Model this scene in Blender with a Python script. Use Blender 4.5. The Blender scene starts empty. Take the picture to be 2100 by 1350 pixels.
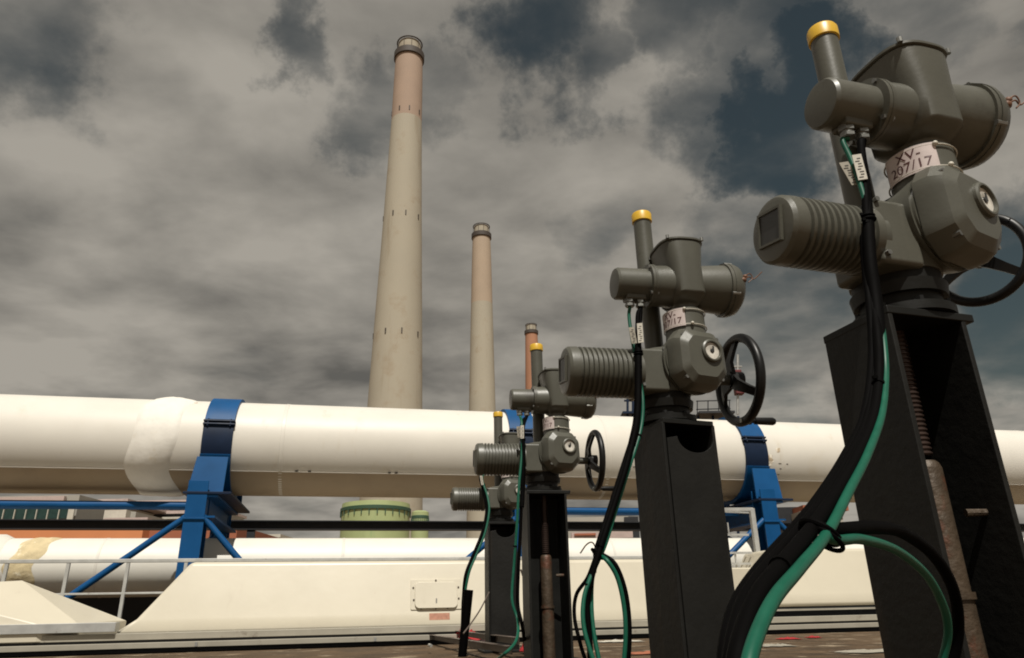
import bpy, bmesh, math, random
from mathutils import Vector, Matrix
random.seed(7)
S = bpy.context.scene
COL = S.collection
rad = math.radians

# ------------------------------------------------------------------ camera
F = 1473.0; PITCH = rad(21.3); ROLL = rad(1.2); EYE = Vector((0, 0, 0.32))
_f = Vector((0, math.cos(PITCH), math.sin(PITCH))); _r = Vector((1, 0, 0)); _u = _r.cross(_f)
CR = _r * math.cos(ROLL) - _u * math.sin(ROLL); CU = _u * math.cos(ROLL) + _r * math.sin(ROLL); CF = _f
cam = bpy.data.cameras.new('camera'); co = bpy.data.objects.new('camera', cam); COL.objects.link(co)
cam.sensor_width = 36; cam.lens = F / 2100 * 36; cam.clip_start = 0.02; cam.clip_end = 20000
m = Matrix((CR, CU, -CF)).transposed().to_4x4(); m.translation = EYE; co.matrix_world = m
S.camera = co

# ------------------------------------------------------------------ light
SUN_EL = rad(59); SUN_AZ = rad(172)          # azimuth measured from +Y towards +X
sv = Vector((math.sin(SUN_AZ) * math.cos(SUN_EL), math.cos(SUN_AZ) * math.cos(SUN_EL), math.sin(SUN_EL)))
sl = bpy.data.lights.new('sun', 'SUN'); sl.energy = 5.0; sl.angle = rad(0.5); sl.color = (1, 0.955, 0.87)
so = bpy.data.objects.new('sun', sl); COL.objects.link(so); so.rotation_euler = sv.to_track_quat('Z', 'Y').to_euler()
S.view_settings.view_transform = 'Standard'; S.view_settings.look = 'None'
S.view_settings.exposure = 0.0; S.view_settings.gamma = 1
S.cycles.filter_width = 1.9

def ray(px, py): return CF + CR * ((px - 1050) / F) + CU * ((675 - py) / F)
def P(px, py, Y):                       # the point seen at a place in the photograph, Y metres away
    d = ray(px, py); return EYE + d * (Y / d.y)
def PZ(px, py, Z):
    d = ray(px, py); return EYE + d * ((Z - EYE.z) / d.z)

# ------------------------------------------------------------------ sky
W = bpy.data.worlds.new('World'); S.world = W; W.use_nodes = True
nt = W.node_tree; N = nt.nodes; L = nt.links; N.clear()
def nd(t, **k):
    n = N.new(t)
    for a, b in k.items(): setattr(n, a, b)
    return n
def mth(op, a, b=None, c=None, clamp=False):
    n = nd('ShaderNodeMath', operation=op); n.use_clamp = clamp
    for i, v in enumerate((a, b, c)):
        if v is None: continue
        if isinstance(v, (int, float)): n.inputs[i].default_value = v
        else: L.new(v, n.inputs[i])
    return n.outputs[0]
def vmth(op, a, b=None):
    n = nd('ShaderNodeVectorMath', operation=op)
    for i, v in enumerate((a, b)):
        if v is None: continue
        if isinstance(v, (tuple, Vector)): n.inputs[i].default_value = tuple(v)
        else: L.new(v, n.inputs[i])
    return n
tc = nd('ShaderNodeTexCoord'); D = tc.outputs['Generated']
sky = nd('ShaderNodeTexSky'); sky.sky_type = 'NISHITA'; sky.sun_disc = False
sky.sun_elevation = SUN_EL; sky.sun_rotation = SUN_AZ; sky.altitude = 0; sky.air_density = 1.0; sky.dust_density = 0.6
sep = nd('ShaderNodeSeparateXYZ'); L.new(D, sep.inputs[0])
zc = mth('MAXIMUM', mth('ADD', sep.outputs[2], 0.16), 0.05)
cmb = nd('ShaderNodeCombineXYZ'); L.new(mth('DIVIDE', sep.outputs[0], zc), cmb.inputs[0]); L.new(mth('DIVIDE', sep.outputs[1], zc), cmb.inputs[1])
def noise(vec, sc, det, rough, dist=0.0, off=(0, 0, 0), scale=(1, 1, 1)):
    mp = nd('ShaderNodeMapping'); mp.inputs['Location'].default_value = off; mp.inputs['Scale'].default_value = scale
    L.new(vec, mp.inputs[0]); n = nd('ShaderNodeTexNoise'); L.new(mp.outputs[0], n.inputs['Vector'])
    n.inputs['Scale'].default_value = sc; n.inputs['Detail'].default_value = det
    n.inputs['Roughness'].default_value = rough; n.inputs['Distortion'].default_value = dist
    return n.outputs[0]
nA = noise(cmb.outputs[0], 1.8, 7, 0.52, 0.12, (3.1, 1.7, 0), (0.8, 0.95, 1))
nB = noise(cmb.outputs[0], 4.2, 8, 0.5, 0.15, (7.7, 4.2, 2), (0.85, 1.0, 1))
nC = noise(cmb.outputs[0], 1.3, 5, 0.5, 0.1, (1.3, 9.2, 5))
# openings between the clouds: direction, size (deg), strength
gaps = [(1110, 50, 5.5, .9), (1220, 110, 4, .75), (1400, 60, 5, .8), (1560, 120, 5.5, .75), (1610, 260, 6, 1.0), (1500, 200, 5, .7),
        (740, 190, 4.5, .62), (890, 205, 4.5, .55), (790, 260, 3, .45), (560, 20, 3, .6), (60, 40, 5, .5), (1240, 500, 4, .45),
        (2050, 690, 6, .9), (1600, 720, 7, .6), (2080, 560, 5, .75), (1680, 600, 6, .5), (1980, 830, 6, .45), (1560, 480, 5, .5), (1820, 60, 4.5, .5), (2080, 140, 3, .5), (1650, 820, 5, .35)]
tot = None
wob = noise(D, 5.0, 5, 0.6, 0.5)
wv = nd('ShaderNodeTexNoise'); wv.inputs['Scale'].default_value = 5.5; wv.inputs['Detail'].default_value = 9; wv.inputs['Roughness'].default_value = .6; L.new(D, wv.inputs['Vector'])
wsub = vmth('SUBTRACT', wv.outputs['Color'], (.5, .5, .5)); wsc = nd('ShaderNodeVectorMath', operation='SCALE'); L.new(wsub.outputs[0], wsc.inputs[0]); wsc.inputs['Scale'].default_value = 0.42
DW = vmth('NORMALIZE', vmth('ADD', D, wsc.outputs[0]).outputs[0]).outputs[0]
for px, py, sz, st in gaps:
    d = ray(px, py).normalized()
    dt = vmth('DOT_PRODUCT', DW, d).outputs['Value']
    mr = nd('ShaderNodeMapRange', interpolation_type='SMOOTHSTEP'); L.new(dt, mr.inputs[0])
    mr.inputs[1].default_value = math.cos(rad(sz * 1.35)); mr.inputs[2].default_value = math.cos(rad(sz * 0.15)); mr.inputs[3].default_value = 0; mr.inputs[4].default_value = st
    tot = mr.outputs[0] if tot is None else mth('MAXIMUM', tot, mr.outputs[0])
dens = mth('SUBTRACT', mth('ADD', mth('MULTIPLY', nA, 0.9), mth('MULTIPLY', nB, 0.55)), mth('MULTIPLY', tot, 0.62))
mr = nd('ShaderNodeMapRange', interpolation_type='SMOOTHSTEP'); L.new(dens, mr.inputs[0])
mr.inputs[1].default_value = 0.05; mr.inputs[2].default_value = 0.66
cov = mr.outputs[0]
shade = mth('ADD', mth('MULTIPLY', nB, 0.6), mth('MULTIPLY', nC, 0.5))
cr = nd('ShaderNodeValToRGB'); L.new(shade, cr.inputs[0])
e = cr.color_ramp.elements; e[0].position = 0.38; e[0].color = (1.3, 1.24, 1.12, 1); e[1].position = 0.68; e[1].color = (4.1, 3.8, 3.3, 1)
blue = nd('ShaderNodeMix', data_type='RGBA', blend_type='MULTIPLY'); blue.inputs[0].default_value = 1.0
L.new(sky.outputs[0], blue.inputs[6]); blue.inputs[7].default_value = (0.36, 0.32, 0.215, 1)
mix = nd('ShaderNodeMix', data_type='RGBA'); L.new(cov, mix.inputs[0]); L.new(blue.outputs[2], mix.inputs[6]); L.new(cr.outputs[0], mix.inputs[7])
bg = nd('ShaderNodeBackground'); bg.inputs['Strength'].default_value = 0.092
L.new(mix.outputs[2], bg.inputs[0]); wo = nd('ShaderNodeOutputWorld'); L.new(bg.outputs[0], wo.inputs[0])

# ------------------------------------------------------------------ materials
def mat(name, col, rough=0.5, metal=0.0, var=0.12, vscale=6.0, bump=0.0, bscale=40.0, spec=0.5, stain=None, coat=0.0, streak=None):
    m = bpy.data.materials.new(name); m.use_nodes = True; t = m.node_tree; n = t.nodes; l = t.links
    b = n['Principled BSDF']; b.inputs['Roughness'].default_value = rough; b.inputs['Metallic'].default_value = metal
    b.inputs['Specular IOR Level'].default_value = spec
    b.inputs['Coat Weight'].default_value = coat
    tcn0 = n.new('ShaderNodeTexCoord'); oi = n.new('ShaderNodeObjectInfo')     # every copy gets its own dirt
    tcn = n.new('ShaderNodeVectorMath'); tcn.operation = 'MULTIPLY_ADD'; l.new(oi.outputs['Random'], tcn.inputs[0]); tcn.inputs[1].default_value = (17, 23, 31)
    l.new(tcn0.outputs['Object'], tcn.inputs[2])
    ns = n.new('ShaderNodeTexNoise'); ns.inputs['Scale'].default_value = vscale; ns.inputs['Detail'].default_value = 8; ns.inputs['Roughness'].default_value = .6
    l.new(tcn.outputs[0], ns.inputs['Vector'])
    rp = n.new('ShaderNodeValToRGB'); l.new(ns.outputs[0], rp.inputs[0])
    rp.color_ramp.elements[0].position = .3; rp.color_ramp.elements[1].position = .7
    rp.color_ramp.elements[0].color = tuple(c * (1 - var) for c in col) + (1,)
    rp.color_ramp.elements[1].color = tuple(min(1, c * (1 + var)) for c in col) + (1,)
    out = rp.outputs[0]
    def over(fac, c2, prev):
        mx = n.new('ShaderNodeMix'); mx.data_type = 'RGBA'; l.new(fac, mx.inputs[0]); l.new(prev, mx.inputs[6]); mx.inputs[7].default_value = tuple(c2) + (1,)
        return mx.outputs[2]
    if stain:                                    # (colour, scale, threshold, softness)
        c2, sc, th, sf = stain
        n2 = n.new('ShaderNodeTexNoise'); n2.inputs['Scale'].default_value = sc; n2.inputs['Detail'].default_value = 10; n2.inputs['Roughness'].default_value = .65
        l.new(tcn.outputs[0], n2.inputs['Vector'])
        r2 = n.new('ShaderNodeMapRange'); r2.interpolation_type = 'SMOOTHSTEP'; l.new(n2.outputs[0], r2.inputs[0]); r2.inputs[1].default_value = th; r2.inputs[2].default_value = th + sf
        out = over(r2.outputs[0], c2, out)
    if streak:                                   # (colour, scale, threshold, softness) stretched vertically: runs of dirt
        c2, sc, th, sf = streak
        mp = n.new('ShaderNodeMapping'); mp.inputs['Scale'].default_value = (1, 1, .09); l.new(tcn.outputs[0], mp.inputs[0])
        n2 = n.new('ShaderNodeTexNoise'); n2.inputs['Scale'].default_value = sc; n2.inputs['Detail'].default_value = 7; n2.inputs['Roughness'].default_value = .6
        l.new(mp.outputs[0], n2.inputs['Vector'])
        r2 = n.new('ShaderNodeMapRange'); r2.interpolation_type = 'SMOOTHSTEP'; l.new(n2.outputs[0], r2.inputs[0]); r2.inputs[1].default_value = th; r2.inputs[2].default_value = th + sf
        out = over(r2.outputs[0], c2, out)
    l.new(out, b.inputs['Base Color'])
    rr = n.new('ShaderNodeMapRange'); l.new(ns.outputs[0], rr.inputs[0]); rr.inputs[3].default_value = max(.02, rough - .12); rr.inputs[4].default_value = min(1, rough + .12)
    l.new(rr.outputs[0], b.inputs['Roughness'])
    if bump:
        n3 = n.new('ShaderNodeTexNoise'); n3.inputs['Scale'].default_value = bscale; n3.inputs['Detail'].default_value = 5
        l.new(tcn.outputs[0], n3.inputs['Vector'])
        bp = n.new('ShaderNodeBump'); bp.inputs['Strength'].default_value = bump; bp.inputs['Distance'].default_value = .01
        l.new(n3.outputs[0], bp.inputs['Height']); l.new(bp.outputs[0], b.inputs['Normal'])
    return m
M = {}
M['paint'] = mat('grey_green_paint', (.077, .0755, .060), .40, var=.12, vscale=5, bump=.04, bscale=90, stain=((.045, .041, .031), 5, .56, .2), streak=((.10, .094, .075), 8, .62, .12))
M['yellow'] = mat('yellow_cap', (.62, .38, .03), .4, var=.12, stain=((.3, .2, .05), 22, .6, .1))
M['black'] = mat('black_steel', (.006, .006, .005), .5, spec=.25, var=.3, vscale=5, bump=.1, stain=((.03, .022, .016), 8, .62, .12))
M['stand'] = mat('dark_stand_paint', (.0085, .0083, .0072), .55, spec=.25, var=.3, vscale=4, bump=.15, stain=((.11, .10, .09), 19, .735, .02), streak=((.016, .0125, .009), 7, .56, .12))
M['wheel'] = mat('black_wheel', (.006, .006, .006), .42, spec=.3, var=.2)
M['rubber'] = mat('black_cable', (.0012, .001, .001), .7, spec=.04, var=.2, vscale=30)
M['green'] = mat('green_cable', (.004, .078, .046), .45, spec=.3, var=.12, vscale=30)
M['galv'] = mat('galvanised', (.42, .42, .40), .4, metal=.6, var=.15, vscale=30)
M['alum'] = mat('aluminium_rail', (.45, .45, .43), .45, metal=.35, var=.12, vscale=8, stain=((.25, .22, .19), 14, .62, .1))
M['zinc'] = mat('zinc_gland', (.24, .24, .225), .4, metal=.8, var=.1)
M['rust'] = mat('rusty_rod', (.065, .045, .028), .55, metal=.3, var=.3, vscale=14, bump=.4, bscale=60, stain=((.09, .035, .018), 12, .52, .12))
M['thread'] = mat('greased_thread', (.06, .04, .033), .35, metal=.6, var=.3)
M['seal'] = mat('rusty_seal', (.13, .055, .025), .6, var=.3, vscale=60)
M['tag'] = mat('white_tag', (.52, .44, .42), .5, var=.08, vscale=40)
M['letter'] = mat('dark_red_lettering', (.06, .008, .008), .5)
M['label'] = mat('cable_label_white', (.5, .47, .4), .5, var=.08)
M['ink'] = mat('label_ink', (.05, .045, .04), .6)
M['dial'] = mat('dial', (.55, .52, .46), .3, var=.2, vscale=60)
M['darkdial'] = mat('dial_dark', (.03, .03, .028), .4)
M['white'] = mat('white_cladding', (.62, .59, .53), .45, spec=.3, var=.035, vscale=1.3, bump=.05, bscale=6, stain=((.54, .48, .37), 1.1, .58, .25), streak=((.54, .48, .38), 3.5, .62, .16))
M['wrap'] = mat('sealant_wrap', (.68, .65, .59), .65, var=.05, vscale=8, bump=.5, bscale=9, stain=((.60, .54, .43), 5, .6, .15))
M['cream'] = mat('cream_hood', (.53, .485, .385), .36, var=.05, vscale=.8, bump=.55, bscale=1.3, stain=((.45, .37, .26), 5.5, .70, .06), streak=((.45, .40, .31), 4, .6, .2))
M['pipe2'] = mat('white_pipe', (.66, .635, .57), .5, var=.04, vscale=2, bump=.1, bscale=8, stain=((.62, .46, .22), 1.3, .69, .05))
M['blue'] = mat('blue_steel', (.0015, .060, .180), .5, spec=.22, var=.12, vscale=3, stain=((.012, .05, .13), 6, .6, .15))
M['navy'] = mat('navy_clamp', (.003, .012, .035), .55, spec=.25, var=.15)
M['dark'] = mat('dark_beam', (.012, .013, .016), .6, var=.2)
M['strip'] = mat('edge_strip', (.32, .295, .24), .5, var=.12, vscale=3, stain=((.16, .13, .1), 4, .6, .12))
M['deck'] = mat('deck_plate', (.075, .048, .027), .72, spec=.18, var=.5, vscale=3.5, bump=.6, bscale=14, stain=((.24, .19, .13), 3.1, .56, .08))
M['earth'] = mat('earth', (.19, .125, .07), .9, var=.25, vscale=.3, bump=.4, bscale=3)
M['conc'] = mat('chimney_concrete', (.35, .315, .245), .85, var=.05, vscale=.06, streak=((.28, .235, .17), .25, .54, .2), stain=((.31, .26, .19), .12, .52, .2))
M['redc'] = mat('faded_red_band', (.33, .24, .18), .85, var=.07, vscale=.1, streak=((.36, .26, .19), .3, .55, .2))
M['conc2'] = mat('pinkish_concrete', (.36, .28, .205), .85, var=.06, vscale=.1, streak=((.35, .27, .19), .3, .55, .2))
M['redo'] = mat('orange_red_band', (.34, .165, .095), .85, var=.07, vscale=.1)
M['steelrim'] = mat('dark_platform', (.05, .038, .03), .7)
M['tank'] = mat('pale_green_tank', (.33, .38, .18), .6, var=.07, vscale=.5, streak=((.25, .34, .16), 1.2, .6, .15))
M['tankrim'] = mat('tank_rim', (.03, .07, .04), .6)
M['orange'] = mat('orange_wall', (.55, .21, .085), .8, var=.08, vscale=.6)
M['orange2'] = mat('brick_orange_wall', (.30, .10, .05), .8, var=.1, vscale=.6)
M['hall'] = mat('hall_wall', (.33, .31, .27), .8, var=.08, vscale=.5)
M['brown'] = mat('brown_wall', (.14, .10, .055), .8, var=.1)
M['glass'] = mat('dark_glazing', (.02, .045, .04), .2, var=.2)
M['pink'] = mat('pinkish_plate', (.42, .33, .30), .7, var=.1)
M['red'] = mat('red_cloth', (.30, .012, .015), .8, var=.3, vscale=40, bump=.4, bscale=60)
M['pinkpaper'] = mat('pink_wrapper', (.5, .33, .32), .6, var=.2, vscale=30)
M['plate'] = mat('reddish_nameplate', (.36, .17, .11), .5, var=.18, vscale=25)
M['frame'] = mat('worn_angle_iron', (.11, .085, .07), .5, metal=.3, var=.25, vscale=8, stain=((.3, .26, .22), 10, .62, .08))

# ------------------------------------------------------------------ mesh helpers
class MB:
    def __init__(s): s.bm = bmesh.new()
    def face(s, vs):
        try: s.bm.faces.new(vs)
        except ValueError: pass
    def rings(s, rings, cap=True, closed=True):
        R = [[s.bm.verts.new(p) for p in r] for r in rings]
        n = len(R[0])
        for a, b in zip(R, R[1:]):
            for i in range(n if closed else n - 1):
                j = (i + 1) % n; s.face((a[i], a[j], b[j], b[i]))
        if cap: s.face(R[0][::-1]); s.face(R[-1])
        return s
    def revolve(s, o, ax, prof, seg=32, up=None, phase=0.0, cap=True):
        # prof: list of (distance along axis, radius)
        o = Vector(o); ax = Vector(ax).normalized(); a = ax.orthogonal().normalized() if up is None else Vector(up).normalized(); b = ax.cross(a)
        rg = []
        for d, r in prof:
            rg.append([o + ax * d + (a * math.cos(t) + b * math.sin(t)) * r for t in [phase + 2 * math.pi * i / seg for i in range(seg)]])
        return s.rings(rg, cap)
    def cyl(s, p0, p1, r, seg=20, r1=None):
        p0 = Vector(p0); p1 = Vector(p1); return s.revolve(p0, p1 - p0, [(0, r), ((p1 - p0).length, r if r1 is None else r1)], seg)
    def box(s, c, h, ax=None):
        c = Vector(c); ax = ax or (Vector((1, 0, 0)), Vector((0, 1, 0)), Vector((0, 0, 1)))
        q = lambda i, j, k: c + ax[0] * h[0] * i + ax[1] * h[1] * j + ax[2] * h[2] * k
        return s.rings([[q(-1, -1, k), q(1, -1, k), q(1, 1, k), q(-1, 1, k)] for k in (-1, 1)])
    def bar(s, p0, p1, w, h, up=(0, 0, 1)):
        p0 = Vector(p0); p1 = Vector(p1); d = (p1 - p0); a = d.cross(Vector(up)).normalized(); b = a.cross(d).normalized()
        return s.box((p0 + p1) / 2, (w / 2, h / 2, d.length / 2), (a, b, d.normalized()))
    def tube(s, pts, r, seg=10, cap=True, closed=False):
        pts = [Vector(p) for p in pts]; n = len(pts); rg = []; prev = None
        for i, p in enumerate(pts):
            if closed: t = pts[(i + 1) % n] - pts[i - 1]
            else: t = pts[min(i + 1, n - 1)] - pts[max(i - 1, 0)]
            t.normalize()
            a = t.orthogonal().normalized() if prev is None else (prev - t * prev.dot(t)).normalized()
            prev = a; b = t.cross(a); rr = r[i] if isinstance(r, (list, tuple)) else r
            rg.append([p + (a * math.cos(k) + b * math.sin(k)) * rr for k in [2 * math.pi * j / seg for j in range(seg)]])
        if closed: rg.append(rg[0]); cap = False
        return s.rings(rg, cap)
    def torus(s, c, ax, R, r, seg=48, ms=12):
        c = Vector(c); ax = Vector(ax).normalized(); a = ax.orthogonal().normalized(); b = ax.cross(a)
        V = []
        for i in range(seg):
            t = 2 * math.pi * i / seg; rd = a * math.cos(t) + b * math.sin(t)
            V.append([s.bm.verts.new(c + rd * (R + r * math.cos(k)) + ax * r * math.sin(k)) for k in [2 * math.pi * j / ms for j in range(ms)]])
        for i in range(seg):
            for j in range(ms):
                s.face((V[i][j], V[(i + 1) % seg][j], V[(i + 1) % seg][(j + 1) % ms], V[i][(j + 1) % ms]))
        return s
    def sphere(s, c, r, sc=(1, 1, 1)):
        bmesh.ops.create_icosphere(s.bm, subdivisions=2, radius=r, matrix=Matrix.Translation(Vector(c)) @ Matrix.Diagonal((*sc, 1))); return s
    def prism(s, poly, off):
        a = [Vector(p) for p in poly]; off = Vector(off); return s.rings([a, [p + off for p in a]])
    def build(s, name, m, parent=None, smooth=35, bevel=0.0, seg=2, loc=None):
        bmesh.ops.remove_doubles(s.bm, verts=s.bm.verts, dist=1e-6)
        bmesh.ops.recalc_face_normals(s.bm, faces=s.bm.faces)
        me = bpy.data.meshes.new(name)
        if loc is not None: bmesh.ops.translate(s.bm, verts=s.bm.verts, vec=-Vector(loc))
        s.bm.to_mesh(me); s.bm.free()
        me.materials.append(M[m] if isinstance(m, str) else m)
        o = bpy.data.objects.new(name, me); COL.objects.link(o)
        if loc is not None: o.location = loc
        if smooth:
            for p in me.polygons: p.use_smooth = True
            me.set_sharp_from_angle(angle=rad(smooth))
        if bevel:
            bv = o.modifiers.new('bevel', 'BEVEL'); bv.width = bevel; bv.segments = seg; bv.limit_method = 'ANGLE'; bv.angle_limit = rad(40); bv.harden_normals = True
        if parent is not None: o.parent = parent
        return o
def tag(o, label=None, cat=None, group=None, kind=None):
    for k, v in (('label', label), ('category', cat), ('group', group), ('kind', kind)):
        if v: o[k] = v
    return o
def empty(name, loc=(0, 0, 0), rz=0.0):
    o = bpy.data.objects.new(name, None); COL.objects.link(o); o.location = loc; o.rotation_euler = (0, 0, rz); return o
KIDS = {}
def copy_tree(o, parent=None):
    c = o.copy(); COL.objects.link(c); c.parent = parent
    for ch in [x for x in bpy.data.objects if x.parent == o]: copy_tree(ch, c)
    return c
def spline(pts, n=10):
    pts = [Vector(p) for p in pts]; q = [pts[0] * 2 - pts[1]] + pts + [pts[-1] * 2 - pts[-2]]; out = []
    for i in range(1, len(q) - 2):
        a, b, c, d = q[i - 1:i + 3]
        for k in range(n):
            t = k / n
            out.append(0.5 * ((2 * b) + (c - a) * t + (2 * a - 5 * b + 4 * c - d) * t * t + (3 * b - a - 3 * c + d) * t ** 3))
    return out + [pts[-1]]
def text_mesh(body, size, ext=0.0):
    cu = bpy.data.curves.new('lettering', 'FONT'); cu.body = body; cu.size = size; cu.align_x = 'CENTER'; cu.align_y = 'CENTER'; cu.extrude = ext; cu.space_line = .85
    cu.resolution_u = 3
    t = bpy.data.objects.new('tmp', cu); COL.objects.link(t)
    dg = bpy.context.evaluated_depsgraph_get(); me = bpy.data.meshes.new_from_object(t.evaluated_get(dg)); bpy.data.objects.remove(t)
    return me

# ------------------------------------------------------------------ ground and deck
g = MB(); g.box((0, 4000, -1.62), (6000, 6000, .02)); tag(g.build('ground', 'earth', smooth=0), kind='structure')
# frame of the big pipe: along it (D), away from the camera (Nn)
TH = rad(12.6); PD = Vector((math.cos(TH), math.sin(TH), 0)); PN = Vector((-math.sin(TH), math.cos(TH), 0)); PO = Vector((0, 11.5, 0)); UP = Vector((0, 0, 1))
def W3(u, v, z): return PO + PD * u + PN * v + UP * z
def onv(px, py, v):                   # pixel -> point on the vertical plane v metres behind the pipe axis, returned as (u, z)
    d = ray(px, py); k = ((PO + PN * v - EYE).dot(PN)) / d.dot(PN); p = EYE + d * k; return (p - PO).dot(PD), p.z
FR = (PD, PN, UP)
d_ = MB(); d_.box(W3(1.5, -7.35, -.06), (14, 4.0, .06), FR); tag(d_.build('deck', 'deck', smooth=0), kind='structure')
# underframe below the deck so it stands on something
d_ = MB()
for u in (-9, -4, 1, 6, 11): d_.box(W3(u, -7.3, -.86), (.12, 3.8, .735), FR)
tag(d_.build('deck_underframe', 'dark', smooth=0), kind='structure')

# ------------------------------------------------------------------ the big white pipe
R0 = .68; ZP = 2.625
pipe = empty('insulated_pipe', W3(0, 0, ZP)); tag(pipe, 'large white insulated pipeline clamped by blue supports, crossing the whole view', 'pipe')
def rel(p): return Vector(p) - W3(0, 0, ZP)
b = MB(); b.revolve(rel(W3(-14, 0, ZP)), PD, [(0, R0), (44, R0)], 96, up=UP); b.build('pipe_shell', 'white', pipe)
usup = [onv(472, 835, 0)[0], onv(1052, 860, 0)[0], onv(1512, 880, -.2)[0]]
for px in (-60, 585, 1225, 1745, 2085):
    u = onv(px, 850, -.3)[0]
    b = MB(); b.revolve(rel(W3(u, 0, ZP)), PD, [(0, R0 + .001), (0.003, R0 + .004), (.05, R0 + .004), (.053, R0 + .001)], 96, up=UP, cap=False); b.build('seam_band', 'white', pipe)
# sealant bulge
u0 = onv(278, 900, -.5)[0]; u1 = onv(372, 900, -.5)[0]; b = MB(); rg = []; rnd = random.Random(3)
for i in range(15):
    t = i / 14; u = u0 + (u1 - u0) * t; k = []
    for j in range(72):
        a = 2 * math.pi * j / 72
        hgt = .045 * math.sin(math.pi * t) ** .45 * (0.8 + .35 * math.sin(a * 3 + 1) * math.sin(t * 4)) + .006 * rnd.random() * math.sin(math.pi * t)
        uu = u + .05 * math.sin(a * 2 + .6) + .03 * math.sin(5 * a)
        k.append(rel(W3(uu, 0, ZP)) + (UP * math.cos(a) - PN * math.sin(a)) * (R0 + max(hgt, .0) - .003))
    rg.append(k)
b.rings(rg, cap=False); b.build('sealant_wrap', 'wrap', pipe, smooth=80)
# lap seam low on the near side, with small latches
a = rad(128)
def onp(u, a, r): return rel(W3(u, 0, ZP)) + (UP * math.cos(a) - PN * math.sin(a)) * r
M['undersheet'] = mat('dirt_and_shade_sheet', (.31, .24, .16), .6, spec=.25, var=.10, vscale=1.5, stain=((.26, .20, .135), 1.6, .55, .2))  # brown puts the shade of the pipe's underside, with some dirt, into the colour
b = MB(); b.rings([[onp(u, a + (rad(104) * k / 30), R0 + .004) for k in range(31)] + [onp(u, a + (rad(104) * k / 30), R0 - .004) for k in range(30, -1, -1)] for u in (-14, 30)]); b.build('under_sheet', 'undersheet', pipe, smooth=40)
b = MB(); b.rings([[onp(u, a, R0 + .001), onp(u, a, R0 + .009), onp(u, a + .012, R0 + .009), onp(u, a + .02, R0 + .001)] for u in (-14, 30)]); b.build('lap_seam', 'white', pipe, smooth=0)
for px in (605, 632, 798, 812):
    u = onv(px, 995, -.6)[0]; b = MB(); b.box(onp(u, a - .02, R0 + .006), (.02, .006, .006), FR); b.build('latch', 'black', pipe, smooth=0)
# stencilled marks and scuffs that stand on the cladding (small raised stickers)
for px, py, w in ((1597, 952, 6), (1612, 953, 4), (1600, 962, 4), (1598, 973, 5), (1717, 961, 5), (1725, 972, 4), (1300, 958, 5), (1312, 958, 3), (1318, 972, 4)):
    u, z = onv(px, py, -.62); aa = math.acos(max(-1, min(1, (z - ZP) / R0)));
    b = MB(); b.rings([[onp(u + s * w * .004, aa + t, r) for s, t in ((-1, -.012), (1, -.009), (1, .01), (-1, .008))] for r in (R0 - .001, R0 + .002)]); b.build('stencil_mark', 'ink', pipe, smooth=0)
M['scuff'] = mat('scuffed_patch', (.42, .34, .24), .8, var=.35, vscale=22, stain=((.75, .70, .6), 9, .48, .08))
for px, py, w, h in ((1572, 945, .10, .11), (1590, 925, .05, .05), (392, 829, .06, .03), (406, 832, .03, .03)):
    u, z = onv(px, py, -.6 if py > 900 else -.2); aa = math.acos(max(-1, min(1, (z - ZP) / R0)))
    b = MB(); rr_ = random.Random(px); pl = []
    for k in range(18):
        t = 2 * math.pi * k / 18; q = .6 + .4 * rr_.random(); pl.append((w * q * math.cos(t), h / R0 * q * math.sin(t)))
    b.rings([[onp(u + s, aa + t, r) for s, t in pl] for r in (R0 - .004, R0 + .0025)]); b.build('scuff', 'scuff', pipe, smooth=0)

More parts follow.
